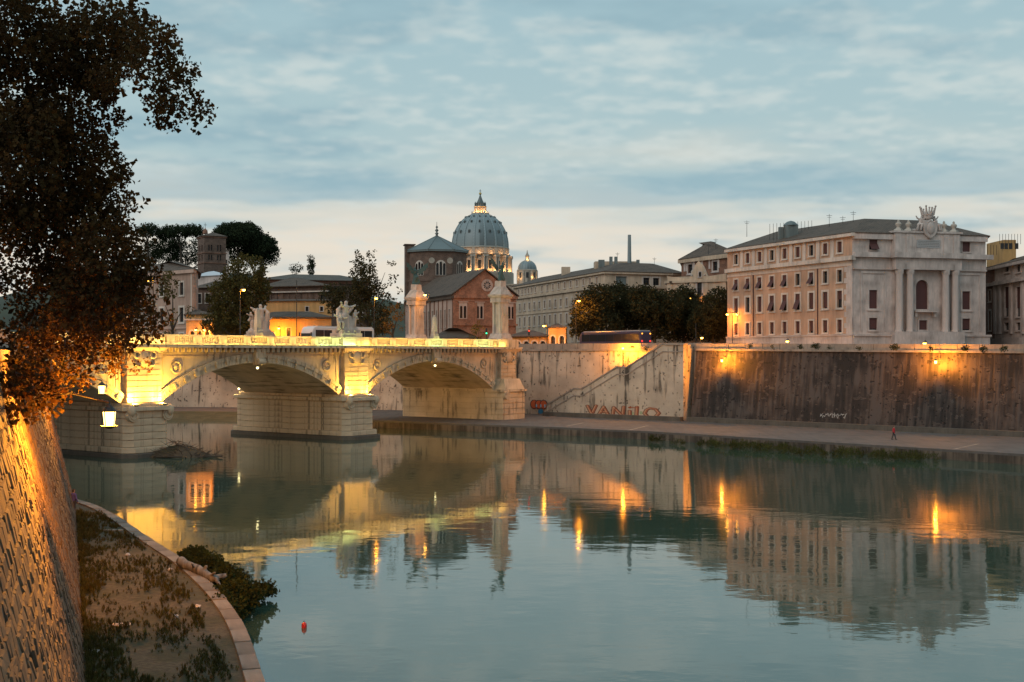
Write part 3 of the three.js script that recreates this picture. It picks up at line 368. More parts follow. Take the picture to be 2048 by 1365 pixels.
// ------------------------------------------------------------------ statues: smooth bodies from capsules, meshed on a grid
function blob(bones, cell, k = 0.12) {
  const lo = V(1e9, 1e9, 1e9), hi = V(-1e9, -1e9, -1e9);
  for (const [a, b, r0, r1] of bones) for (const [p, r] of [[a, r0], [b, r1]]) { lo.min(V(p[0] - r, p[1] - r, p[2] - r)); hi.max(V(p[0] + r, p[1] + r, p[2] + r)); }
  const ext = Math.max(hi.x - lo.x, hi.y - lo.y, hi.z - lo.z) + 6 * cell, N = Math.min(90, Math.ceil(ext / cell)), half = N / 2, cs = ext / N, cx = (lo.x + hi.x) / 2, cy = (lo.y + hi.y) / 2, cz = (lo.z + hi.z) / 2;
  const mc = new MarchingCubes(N, mats.marble, false, false, 60000); mc.isolation = 0; const f = mc.field;
  const pre = bones.map(([a, b, r0, r1]) => { const d = [b[0] - a[0], b[1] - a[1], b[2] - a[2]]; return [a, d, d[0] * d[0] + d[1] * d[1] + d[2] * d[2] + 1e-9, r0, r1]; });
  for (let z = 0; z < N; z++) for (let y = 0; y < N; y++) for (let x = 0; x < N; x++) {
    const px = cx + (x - half) * cs, py = cy + (y - half) * cs, pz = cz + (z - half) * cs; let s = 1e3;
    for (const [a, d, dd, r0, r1] of pre) { const ax = px - a[0], ay = py - a[1], az = pz - a[2], t = clamp((ax * d[0] + ay * d[1] + az * d[2]) / dd), q = Math.hypot(ax - d[0] * t, ay - d[1] * t, az - d[2] * t) - mix(r0, r1, t); if (q - s > k) continue; const hh = clamp(0.5 + 0.5 * (s - q) / k); s = mix(s, q, hh) - k * hh * (1 - hh); }
    f[x + y * N + z * N * N] = -s;
  }
  mc.update(); const n = mc.count, g = new THREE.BufferGeometry(), pos = mc.positionArray.slice(0, n * 3); for (let i = 0; i < n; i++) { pos[3 * i] = pos[3 * i] * half * cs + cx; pos[3 * i + 1] = pos[3 * i + 1] * half * cs + cy; pos[3 * i + 2] = pos[3 * i + 2] * half * cs + cz; }
  g.setAttribute('position', new THREE.BufferAttribute(pos, 3)); g.setAttribute('normal', new THREE.BufferAttribute(mc.normalArray.slice(0, n * 3), 3)); g.setAttribute('uv', new THREE.BufferAttribute(new Float32Array(n * 2).map((_, i) => pos[(i >> 1) * 3 + (i & 1)]), 2)); return g;
}
// a draped standing or leaning figure: joints from height, lean and arm directions
function figure(x, z, h, lean = [0, 0], face = 0, arms = [[0.5, -0.6, 0.3], [-0.5, -0.6, 0.3]], y0 = 0, seat = 0) {
  const c = Math.cos(face), s = Math.sin(face), R = ([a, b, d]) => [x + (a * c + d * s) * h + lean[0] * (b) * h, y0 + b * h, z + (-a * s + d * c) * h + lean[1] * b * h], o = [];
  const L = (p, q, r0, r1) => o.push([R(p), R(q), r0 * h, r1 * h]);
  L([0, 0.50, 0], [0, 0.78, 0.01], 0.095, 0.105); L([0, 0.82, 0.01], [0, 0.88, 0.02], 0.045, 0.042); L([0, 0.925, 0.025], [0, 0.945, 0.025], 0.06, 0.058);
  if (seat) { for (const k of [-1, 1]) { L([k * 0.07, 0.48, 0], [k * 0.1, 0.46, 0.24], 0.09, 0.075); L([k * 0.1, 0.46, 0.24], [k * 0.09, 0.16, 0.26], 0.065, 0.05); } L([0, 0.2, 0], [0, 0.45, 0], 0.16, 0.14); }
  else { L([0.05, 0.5, 0], [0.07, 0.06, 0.03], 0.10, 0.075); L([-0.06, 0.5, 0], [-0.09, 0.06, -0.04], 0.10, 0.085); L([-0.1, 0.4, -0.06], [-0.15, 0.05, -0.08], 0.06, 0.08); L([0, 0.4, 0.03], [0.02, 0.08, 0.07], 0.07, 0.06); }
  arms.forEach(([ax, ay, az], i) => { const k = i ? -1 : 1, e = [k * 0.14 + ax * 0.18, 0.78 + ay * 0.17, az * 0.12], w = [e[0] + ax * 0.14, e[1] + ay * 0.1 + 0.04, e[2] + az * 0.16]; L([k * 0.12, 0.79, 0], e, 0.05, 0.04); L(e, w, 0.04, 0.03); L(w, [w[0] + ax * 0.04, w[1] + 0.02, w[2] + az * 0.04], 0.032, 0.028); });
  return o;
}
function sculpture(s, z, label, flip) {
  const w = toWorld(s, 14.9, z), o = thing('sculpture_group', label, 'sculpture', [w.x, w.y, w.z], BTURN + (flip ? Math.PI : 0), 'marble groups over the bridge piers'); o.scale.set(1.12, 1.08, 1.1);
  part('pedestal', join([bx(-1.9, 1.9, 0, 0.5, -1.1, 1.1), bx(-1.7, 1.7, 0.5, 0.95, -0.95, 0.95)]), mats.marble, o);
  const sw = part('pedestal_swag', join([-1, 0, 1].map((k) => moved(new THREE.TorusGeometry(0.48, 0.1, 6, 12, Math.PI).rotateZ(Math.PI), k * 1.1, 0.86, 1.0))), mats.marble, o);
  const B = [...figure(-0.25, 0, 4.1, [0.02, 0], 0.2, [[0.7, 0.1, 0.4], [-0.6, 0.4, 0.2]], 0.8), ...figure(1.15, 0.15, 2.9, [0.12, 0], 0.7, [[0.6, 0.2, 0.5], [-0.4, -0.6, 0.4]], 0.85), ...figure(-1.2, 0.2, 2.4, [-0.06, 0], -0.6, [[0.5, -0.3, 0.5], [-0.6, 0.3, 0.3]], 0.8, 1)];
  B.push([[-1.5, 0.9, 0], [1.5, 0.9, 0.1], 0.45, 0.5], [[-0.9, 1.2, -0.2], [-1.0, 3.6, -0.45], 0.22, 0.32], [[-1.0, 3.6, -0.45], [-1.35, 2.7, -0.4], 0.3, 0.12], [[-1.0, 3.7, -0.45], [-0.75, 4.2, -0.3], 0.26, 0.1], [[0.75, 3.3, -0.3], [1.5, 3.95, -0.4], 0.16, 0.2], [[0.5, 1.0, 0], [0.7, 2.6, -0.1], 0.5, 0.3], [[1.5, 3.0, 0.1], [1.9, 2.5, 0.2], 0.22, 0.16], [[-1.6, 1.0, 0.3], [-1.75, 2.4, 0.2], 0.3, 0.2]);
  part('figures', blob(B, 0.07, 0.08), mats.marble, o); return o;
}
sculpture(SP - 0.9, -0.3, 'white marble figure group over the middle river pier, floodlit balustrade below', false);
sculpture(SP, -19.7, 'orange lit marble figure group behind the tall slender lamp post', true);
sculpture(0, -0.3, 'marble figure group half hidden behind the plane tree leaves', false);
for (const [m, lab] of [[SP / 2, 'small stone obelisk over the keystone of the middle arch'], [SP * 1.5, 'small stone obelisk over the keystone of the arch beside the quay']]) { const w = toWorld(m, 14.86, 0.3), o = thing('stone_obelisk', lab, 'obelisk', [w.x, w.y, w.z], BTURN); part('base', join([bx(-0.62, 0.62, 0, 0.4, -0.5, 0.5), bx(-0.5, 0.5, 0.4, 0.75, -0.42, 0.42)]), mats.marble, o); part('shaft', new MB().frustum(0, 0, 0.8, 0.66, 0.75, 0.52, 0.44, 3.4).geo(), mats.marble, o); part('cap', new MB().frustum(0, 0, 0.52, 0.44, 3.4, 0.12, 0.1, 3.75).geo(), mats.marble, o); }
function pylon(s, z, label, slabel, turn) {
  const w = toWorld(s, 13.5, z), o = thing('bridge_pylon', label, 'pylon', [w.x, w.y, w.z], BTURN); o.scale.set(0.74, 1, 0.74);
  const p = (n, g) => part(n, g, mats.marble, o);
  p('base', join([new MB().frustum(0, 0, 4.5, 4.0, 0, 4.4, 3.9, 1.6).geo(), new MB().frustum(0, 0, 4.3, 3.8, 1.6, 3.5, 3.1, 2.4).geo()])); p('shaft', new MB().frustum(0, 0, 2.6, 2.7, 2.4, 2.5, 2.6, 8.4).geo());
  for (const [x, zz] of [[-1.45, 0.85], [-1.45, -0.85], [1.45, 0.85], [1.45, -0.85]]) { const c = p('column', moved(lathe([[0.42, 0], [0.42, 0.15], [0.34, 0.3], [0.30, 4.9], [0.42, 5.2], [0.42, 5.35]], 12), x, 2.4, zz)); }
  p('entablature', join([bx(-1.95, 1.95, 7.75, 8.6, -1.5, 1.5), new MB().frustum(0, 0, 4.2, 3.4, 8.6, 4.7, 3.9, 8.95).geo(), bx(-2.35, 2.35, 8.95, 9.15, -1.95, 1.95)]));
  p('cap', join([new MB().frustum(0, 0, 4.3, 3.5, 9.15, 2.1, 1.9, 10.5).geo(), new MB().frustum(0, 0, 2.1, 1.9, 10.5, 1.9, 1.7, 11.5).geo()]));
  p('shield', moved(new THREE.SphereGeometry(0.6, 12, 10).scale(0.85, 1.5, 0.35), 0, 6.3, 1.34));
  const q = toWorld(s, 25, z), st = thing('winged_statue', slabel, 'statue', [q.x, q.y, q.z], BTURN + turn, 'winged bronze figures on the pylons');
  part('figure', blob([...figure(0, 0, 3.1, [0.05, 0.1], 0.3, [[0.5, 0.9, 0.3], [-0.7, 0.2, 0.3]], 0.1), [[-0.5, 0.1, 0], [0.5, 0.1, 0], 0.3, 0.3], [[0, 1.3, 0], [0.2, 0.3, 0.3], 0.42, 0.5]], 0.06, 0.1), mats.bronze, st);
  const wing = poly([[0, 0], [0.5, 0.5], [1.5, 1.5], [2.1, 1.75], [1.9, 1.2], [2.0, 0.95], [1.6, 0.7], [1.6, 0.4], [1.1, 0.2], [1.0, -0.15], [0.4, -0.4]]);
  for (const sg of [1, -1]) { const g = extr(wing, 0.07, 0.02); if (sg < 0) g.rotateY(Math.PI - 0.5); else g.rotateY(0.25); g.translate(sg * 0.12, 2.2, -0.25); part('wing', g, mats.bronze, st); }
}
pylon(SP * 2 + 0.3, -0.6, 'pale stone pylon at the bridge end in front of the gabled brick hall', 'dark bronze winged statue in front of the basilica drum', 0.4);
pylon(SP * 2 + 0.0, -19.4, 'pale stone pylon at the bridge end in front of the octagonal brick tower', 'dark bronze winged statue in front of the octagonal brick tower', 2.6);

// ------------------------------------------------------------------ buildings
// a facade: wall with real openings; windows are parts with surround, pane and shutters as sub-parts
const GND = 12.9;
class Building {
  constructor(name, label, category, plan, eave, back, group) {   // plan: visible corners [X, D] from left to right; back: metres of depth behind
    this.root = thing(name, label, category, [0, 0, 0], 0, group); this.plan = plan; this.eave = eave;
    const n = plan.length, l = plan[0], r = plan[n - 1], cx = plan.reduce((s, p) => s + p[0], 0) / n, cd = plan.reduce((s, p) => s + p[1], 0) / n, m = Math.hypot(cx, cd);
    this.ring = [...plan, [r[0] + cx / m * back, r[1] + cd / m * back], [l[0] + cx / m * back, l[1] + cd / m * back]];
    const b = new MB(), rg = this.ring; for (let i = n - 1; i < rg.length; i++) { const [xa, da] = rg[i], [xb, db] = rg[(i + 1) % rg.length]; b.quad([xa, GND - 1, -da], [xb, GND - 1, -db], [xb, eave, -db], [xa, eave, -da]); } this.rear = b.geo();
    this.faces = []; for (let i = 0; i < n - 1; i++) { const f = faceOf(plan[i], plan[i + 1]), g = new THREE.Group(); f.A = plan[i]; f.xf = new THREE.Matrix4().makeRotationY(f.turn).setPosition(plan[i][0], 0, -plan[i][1]); f.holes = []; this.faces.push(f); }
  }
  put(i, g) { return g.clone().applyMatrix4(this.faces[i].xf); }
  add(name, i, g, m, parent = this.root) { return part(name, this.put(i, g), m, parent); }
  sAt(i, px) { return this.faces[i].hit(px, 650)[0]; }
  win(i, s0, s1, h0, h1, o = {}) {
    const f = this.faces[i], { sur = 0.28, shut = 0, arch = 0, deep = 0.32, sm = mats.trim, sill = true, glass = mats.pane } = o, shape = arch ? archHole(s0, s1, h0, h1, 8, arch) : rectHole(s0, s1, h0, h1); f.holes.push(shape);
    const outer = arch ? archHole(s0 - sur, s1 + sur, h0 - sur * 0.6, h1 + sur, 8, arch) : rectHole(s0 - sur, s1 + sur, h0 - sur * 0.6, h1 + sur);
    const fr = this.add('window', i, extr(poly([...outer].reverse(), [shape]), 0.09), sm);
    this.add('pane', i, bx(s0 - 0.02, s1 + 0.02, h0 - 0.02, h1 + 0.02, -deep - 0.06, -deep), glass, fr);
    if (o.mull !== false) this.add('glazing_bar', i, new MB().box((s0 + s1) / 2 - 0.04, (s0 + s1) / 2 + 0.04, h0, h1, -deep, -deep + 0.05).box(s0, s1, mix(h0, h1, 0.62) - 0.035, mix(h0, h1, 0.62) + 0.035, -deep, -deep + 0.045).geo(), mats.shutterGrey, fr);
    if (sill) this.add('sill', i, bx(s0 - sur * 1.25, s1 + sur * 1.25, h0 - sur * 1.05, h0 - sur * 0.55, 0.0, 0.22), sm, fr);
    if (shut === 1) { const w = (s1 - s0), hh = h1 - h0, b = new MB(), t = 0.42; const q = (y0, z0, y1, z1) => b.quad([s0, y0, z0], [s1, y0, z0], [s1, y1, z1], [s0, y1, z1]); q(h0 + hh * 0.04, 0.75, h0 + hh * 0.62, 0.02); b.quad([s1, h0 + hh * 0.04, 0.72], [s0, h0 + hh * 0.04, 0.72], [s0, h0 + hh * 0.62, -0.02], [s1, h0 + hh * 0.62, -0.02]); b.box(s0, s1, h0 + hh * 0.62, h1, -0.12, -0.07); this.add('awning_blind', i, b.geo(), mats.shutter, fr); }
    if (shut === 2) this.add('roller_blind', i, bx(s0, s1, h0 + (h1 - h0) * (o.drop || 0), h1, -deep + 0.06, -deep + 0.12), mats.shutter, fr);
    return fr;
  }
  row(i, px0, px1, n, h0, h1, w, o = {}) { const a = this.sAt(i, px0), b = this.sAt(i, px1); for (let k = 0; k < n; k++) { const s = n > 1 ? mix(a, b, k / (n - 1)) : a, oo = typeof o === 'function' ? o(k) : o; if (oo) this.win(i, s - w / 2, s + w / 2, h0, h1, oo); } }
  band(i, h0, h1, proj, m = mats.trim, a = -proj, b = null, name = 'cornice') { return this.add(name, i, bx(a, (b ?? this.faces[i].L + proj), h0, h1, -0.1, proj), m); }
  walls(ms, base = GND - 1, top = this.eave) { this.faces.forEach((f, i) => { const sh = f.outline ? poly(f.outline, f.holes) : poly([[0, base], [f.L, base], [f.L, top], [0, top]], f.holes); part('wall', this.put(i, moved(extr(sh, 0.5), 0, 0, -0.5)), Array.isArray(ms) ? ms[i] : ms, this.root); }); part('rear_wall', this.rear, Array.isArray(ms) ? ms[0] : ms, this.root); return this; }
  hip(rise, inset, over = 0.7, m = mats.roof, top = 0.15) {
    const rg = this.ring, n = rg.length, cx = rg.reduce((s, p) => s + p[0], 0) / n, cd = rg.reduce((s, p) => s + p[1], 0) / n;
    let area = 0; for (let i = 0; i < n; i++) { const [a, c] = rg[i], [e, f] = rg[(i + 1) % n]; area += a * f - e * c; } const sg = area > 0 ? 1 : -1;
    const shift = (k) => rg.map((p, i) => { const a = rg[(i + n - 1) % n], b = rg[(i + 1) % n], n1 = [(p[1] - a[1]), -(p[0] - a[0])], n2 = [(b[1] - p[1]), -(b[0] - p[0])], l1 = Math.hypot(...n1), l2 = Math.hypot(...n2); const u = [sg * (n1[0] / l1 + n2[0] / l2), sg * (n1[1] / l1 + n2[1] / l2)], d = u[0] * u[0] + u[1] * u[1]; return [p[0] + u[0] * k * 2 / Math.max(d, 0.6), p[1] + u[1] * k * 2 / Math.max(d, 0.6)]; });
    const E = shift(over), R = shift(-inset), b = new MB(), y0 = this.eave, y1 = y0 + rise;
    for (let i = 0; i < n; i++) { const k = (i + 1) % n; const A = [E[i][0], y0 + top, -E[i][1]], Bq = [E[k][0], y0 + top, -E[k][1]], Cq = [R[k][0], y1, -R[k][1]], D = [R[i][0], y1, -R[i][1]]; b.quad(A, Bq, Cq, D); b.quad([A[0], y0, A[2]], [Bq[0], y0, Bq[2]], Bq, A); }
    const o = part('roof', join([b.geo(), flatUV(R, y1), flatUV(E, y0)]), m, this.root); return o;
  }
}
const at = (x, d) => [Xat(x, d), d];
function aerial(parent, x, y0, y1, d) { const X = Xat(x, d), a = Hat(y0, d), b = Hat(y1, d); part('aerial', join([tube([X, a, -d], [X, b, -d], 0.05, 0.03, 5), tube([X - 0.5, b - 0.3, -d], [X + 0.5, b - 0.3, -d], 0.03, 0.03, 4), tube([X - 0.35, b - 0.6, -d], [X + 0.35, b - 0.6, -d], 0.03, 0.03, 4)]), mats.iron, parent); }

{ // the palace: peach flank and white stone front
  const B = new Building('corner_palace', 'large palace with peach plaster flank and white column front under a crowned crest', 'building', [at(1455, 229), at(1705, 197), at(1972, 203)], 32.2, 26);
  const c0 = 1472.7, c8 = 1680, r = rng(5);
  B.row(0, c0, c8, 9, 29.3, 31.1, 1.15, (k) => ({ shut: k % 3 ? 2 : 0, drop: 0.1 })); B.row(0, c0, c8, 9, 24.4, 26.4, 1.15, (k) => ({ shut: [1, 1, 1, 1, 1, 0, 1, 0, 0][k] }));
  B.row(0, c0, c8, 9, 20.1, 22.9, 1.25, (k) => ({ shut: [2, 0, 2, 1, 1, 1, 2, 2, 2][k], drop: k === 8 ? 0.5 : 0.05, sur: 0.34 })); B.row(0, c0, c8, 9, 16.0, 18.1, 1.15, { shut: 2, drop: 0.15 });
  B.band(0, 31.7, 32.25, 0.7, mats.trim, 0); B.band(0, 27.8, 28.5, 0.75, mats.trim, 0); B.band(0, 26.95, 27.75, 0.12, mats.trim, 0.02, B.faces[0].L - 0.02, 'frieze'); B.band(0, GND - 1, 15.4, 0.25, mats.palace, 0, null, 'plinth'); B.band(0, 15.4, 15.65, 0.4, mats.palace, 0);
  const a = B.sAt(0, c0), b = B.sAt(0, c8); for (let k = 0; k < 8; k++) { const s = mix(a, b, (k + 0.5) / 8); B.add('attic_pilaster', 0, bx(s - 0.42, s + 0.42, 28.52, 31.68, 0, 0.14), mats.trim); }
  for (let k = 0; k < 3; k++) { const s = mix(a, b, [0.0625 + 0.125, 0.5, 0.81][k] + (k === 0 ? 0.0 : 0)); if (k !== 1) B.add('drainpipe', 0, tube([s, 15.7, 0.12], [s, 26.9, 0.12], 0.09), mats.shutter); }
  { const L = B.faces[0].L; B.add('corner_pier', 0, bx(L - 1.1, L + 0.12, 15.66, 26.94, 0, 0.1), mats.palace); for (let k = 0; k < 12; k++) B.add('quoin', 0, bx(L - (k % 2 ? 1.9 : 1.4), L - 1.1, 15.7 + k * 0.93, 15.7 + k * 0.93 + 0.86, 0, 0.098), mats.palace); }
  // front
  const S = (x) => B.sAt(1, x), H = (y) => Hat(y, 200);
  for (const [x0, x1] of [[1738.6, 1755], [1925, 1941]]) { B.win(1, S(x0), S(x1), H(618.5), H(581.7), { shut: 2, sur: 0.35, sm: mats.palace }); B.win(1, S(x0), S(x1), H(660.5), H(637), { shut: 2, sm: mats.palace, drop: 0.1 }); B.win(1, S(x0), S(x1), H(502), H(482), { shut: x0 < 1800 ? 1 : 2, sm: mats.palace, sur: 0.15 }); }
  for (const [x0, x1] of [[1722, 1772], [1916, 1962]]) { const s0 = S(x0), s1 = S(x1), f = new MB(); f.box(s0, s1, H(549), H(545), 0, 0.16).box(s0, s0 + 0.3, 16.2, H(549), 0, 0.12).box(s1 - 0.3, s1, 16.2, H(549), 0, 0.12); B.add('panel_frame', 1, f.geo(), mats.palace); }
  B.win(1, S(1832), S(1857), H(619), H(560), { arch: 1, deep: 0.45, sm: mats.palace, shut: 2, sur: 0.45 }); B.win(1, S(1838.6), S(1855), H(660), H(641), { shut: 2, sm: mats.palace });
  B.add('balcony', 1, new MB().box(S(1824), S(1870), H(625), H(622), 0, 1.2).box(S(1824), S(1870), H(620.5), H(619.5), 1.05, 1.2).geo(), mats.palace); { const g = new MB(); for (let k = 0; k < 12; k++) { const s = mix(S(1824.5), S(1869), k / 11.5); g.box(s, s + 0.12, H(622), H(620.5), 1.08, 1.18); } B.add('balcony_balusters', 1, g.geo(), mats.palace); for (const x of [1828, 1866]) B.add('balcony_bracket', 1, bx(S(x) - 0.2, S(x) + 0.2, H(634), H(625), 0, 0.8), mats.palace); }
  const p0 = S(1783), p1 = S(1914);
  B.band(1, 31.3, 32.25, 0.6, mats.palace, 0, B.faces[1].L); B.band(1, 28.3, 29.1, 0.9, mats.palace, 0, B.faces[1].L + 0.9); B.band(1, 26.6, 28.28, 0.15, mats.palace, 0.02, B.faces[1].L, 'frieze'); B.band(1, 26.3, 26.58, 0.35, mats.palace, 0, B.faces[1].L); B.band(1, GND - 1, 15.3, 0.5, mats.palace, 0, null, 'plinth'); B.band(1, 15.3, 15.62, 0.7, mats.palace, 0);
  B.add('portico_attic', 1, new MB().box(p0, p1, 29.12, 32.4, 0.02, 1.0).geo(), mats.palace); B.add('portico_cornice', 1, new MB().box(p0 - 0.5, p1 + 0.5, 28.25, 29.14, 0.1, 2.0).geo(), mats.palace); B.add('portico_entablature', 1, bx(p0, p1, H(541), 28.23, 0.02, 1.45), mats.palace); B.add('portico_top', 1, bx(p0 - 0.3, p1 + 0.3, 32.42, 32.75, -0.3, 1.3), mats.palace); B.add('portico_base', 1, bx(p0 - 0.4, p1 + 0.4, GND - 1, H(664), 0.52, 1.75), mats.palace);
  for (const x of [1793.5, 1815, 1886, 1905]) { const g = lathe([[0.72, 0], [0.72, 0.25], [0.62, 0.45], [0.62, 3], [0.54, H(545) - H(664) - 0.5], [0.7, H(545) - H(664) - 0.3], [0.72, H(541) - H(664)]], 18); B.add('column', 1, g.translate(S(x), H(664), 0.85), mats.palace); }
  for (const x of [1790, 1812, 1886, 1906]) B.add('attic_strip', 1, bx(S(x) - 0.55, S(x) + 0.55, 29.2, 32.3, 1.0, 1.12), mats.palace);
  { const cv = document.createElement('canvas'); cv.width = 512; cv.height = 160; const c = cv.getContext('2d'); c.fillStyle = '#a3a19f'; c.fillRect(0, 0, 512, 160); c.fillStyle = '#6f6d6d'; for (let i = 0; i < 4; i++) for (let x = 18; x < 490;) { const w = 6 + 18 * hsh(x | 0, i + 60); c.fillRect(x, 16 + i * 36, w, 20); x += w + 6; } const t = new THREE.CanvasTexture(cv); t.colorSpace = THREE.SRGBColorSpace; const q = B.add('inscription_panel', 1, bx(S(1827), S(1874), H(497), H(481), 1.0, 1.06), M([1, 1, 1], {})); const s0 = S(1828), s1 = S(1873), g = new THREE.PlaneGeometry(s1 - s0, H(482) - H(496)); g.translate((s0 + s1) / 2, (H(482) + H(496)) / 2, 1.066); q.material = M([0.38, 0.38, 0.39], { map: plasterTex }); part('inscription_lettering', B.put(1, g), new THREE.MeshPhysicalMaterial({ map: t, roughness: 0.9 }), q); }
  for (const x of [1794, 1814, 1885, 1904.5]) B.add('urn', 1, lathe([[0.75, 0], [0.7, 0.25], [0.35, 0.45], [0.28, 0.7], [0.55, 1.05], [0.42, 1.35], [0.18, 1.45], [0.2, 1.7], [0, 1.9]], 12).translate(S(x), 32.75, 0.5), mats.marble);
  { const s = S(1852), sh = new THREE.Shape(); sh.moveTo(s, 31.6); sh.bezierCurveTo(s - 1.2, 32.2, s - 1.35, 33.2, s - 1.2, 34.5); sh.lineTo(s - 0.5, 34.3); sh.lineTo(s, 34.6); sh.lineTo(s + 0.5, 34.3); sh.lineTo(s + 1.2, 34.5); sh.bezierCurveTo(s + 1.35, 33.2, s + 1.2, 32.2, s, 31.6);
    const cr = B.add('coat_of_arms', 1, moved(extr(sh, 0.35, 0.12), 0, 0, 1.05), mats.palace); B.add('shield_boss', 1, new THREE.SphereGeometry(0.75, 12, 10).scale(1, 1.35, 0.35).translate(s, 33.2, 1.5), mats.palace, cr);
    const bones = [[[s, 32.8, 0.4], [s, 34.6, 0.4], 0.9, 0.6]]; for (const k of [-1, 1]) bones.push(...figure(s + k * 1.75, 0.6, 2.9, [-k * 0.22, 0], k * 0.5, [[0.5, 0.5, 0.3], [-0.5, 0.5, 0.3]], 32.5, 1), [[s + k * 1.6, 32.9, 0.6], [s + k * 2.9, 32.95, 0.6], 0.34, 0.2]);
    B.add('supporters', 1, blob(bones, 0.07, 0.08), mats.palace, cr); B.add('crown_band', 1, lathe([[0.75, 34.8], [0.9, 35.0], [0.85, 35.3], [0.95, 35.6]], 14).translate(s, 0, 0.6), mats.palace, cr);
    for (let k = 0; k < 8; k++) { const a = k / 8 * 6.283, c = Math.cos(a), z = Math.sin(a); B.add('crown_spike', 1, join([tube([s + c * 0.85, 35.5, 0.6 + z * 0.85], [s + c * 1.25, 36.5 + 0.3 * (k % 2), 0.6 + z * 1.25], 0.24, 0.1, 6), new THREE.SphereGeometry(0.17, 8, 6).translate(s + c * 1.25, 36.6 + 0.3 * (k % 2), 0.6 + z * 1.25)]), mats.palace, cr); } }
  B.walls([mats.peach, mats.palace]); const rf = B.hip(3.6, 9);
  for (const [x, y0, y1, d] of [[1494, 462, 441, 226], [1659, 450, 428, 212], [1686, 446, 432, 210], [1707, 446, 422, 208]]) aerial(rf, x, y0 + 12, y1, d);
  { const q = P(1582, 455, 216); part('roof_turret', join([bx(q.x - 1.1, q.x + 1.1, 33.2, q.y + 0.3, q.z - 1, q.z + 1), moved(lathe([[1.4, 0], [1.3, 0.2], [0.7, 0.7], [0, 0.9]], 8), q.x, q.y + 0.3, q.z)]), mats.leadDark, rf); const e = P(1562, 458, 217); part('chimney', bx(e.x - 0.4, e.x + 0.4, 33, e.y + 0.3, e.z - 0.4, e.z + 0.4), mats.leadDark, rf); }
  { const rl = []; for (let x = 1540; x < 1630; x += 7) { const q = P(x, 459 - (x - 1540) * 0.08, 218); rl.push(tube([q.x, 33, q.z], [q.x, q.y + 1.0, q.z], 0.035, 0.035, 4)); } part('roof_railing', join(rl), mats.iron, rf); }
}
{ // far palace at the right edge
  const B = new Building('pilastered_palace', 'white pilastered palace with a yellow penthouse at the far end of the river wall', 'building', [at(1972, 226), at(1990, 221), at(2110, 192)], 28.4, 25);
  const S = (x) => B.sAt(1, x); const hx = (x, y) => B.faces[1].hit(x, y)[1];
  for (const [x0, x1] of [[2010, 2019], [2033, 2042], [2056, 2066]]) { B.win(1, S(x0), S(x1), hx(x0, 634), hx(x0, 575), { shut: 2, drop: 0.3, sm: mats.palace }); B.win(1, S(x0), S(x1), hx(x0, 661), hx(x0, 646), { shut: 0, sm: mats.palace }); B.win(1, S(x0), S(x1), hx(x0, 545), hx(x0, 530), { shut: 0, sm: mats.palace }); }
  for (const x of [1992, 2001.5, 2024, 2048, 2074]) B.add('pilaster', 1, bx(S(x) - 0.55, S(x) + 0.55, hx(x, 668), hx(x, 563), 0, 0.35), mats.palace);
  const f = B.faces[0], s = f.L / 2; for (const [a, b] of [[22.2, 24.2], [16.8, 20.4], [14, 15.3]]) B.win(0, s - 0.6, s + 0.6, a, b, { shut: 2 });
  for (const i of [0, 1]) { B.band(i, 24.9, 25.5, 0.7, mats.palace, 0); B.band(i, 27.9, 28.4, 0.7, mats.palace, 0); B.band(i, GND - 1, 15.2, 0.4, mats.palace, 0, null, 'plinth'); }
  B.walls([mats.brick, mats.palace]); const rf = B.hip(1.2, 6);
  { const a = P(1999, 502, 226), b = P(2090, 502, 212), g = new MB(), y1 = Hat(480, 224); g.box(a.x, b.x, 28.4, y1, a.z - 6, a.z + 2); part('penthouse', g.geo(), mats.ochre, rf); for (const x of [2005, 2013, 2022, 2034]) { const q = P(x, 492, 224); part('penthouse_window', bx(q.x - 0.32, q.x + 0.32, q.y - 0.6, q.y + 0.5, a.z + 2, a.z + 2.05), mats.pane, rf); } const rl = []; for (let x = 1976; x < 2048; x += 6) { const q = P(x, x < 1998 ? 502 : 480, 222); rl.push(tube([q.x, q.y - 0.8, q.z], [q.x, q.y + 1.1, q.z], 0.04, 0.04, 4)); } part('roof_railing', join(rl), mats.iron, rf); }
}
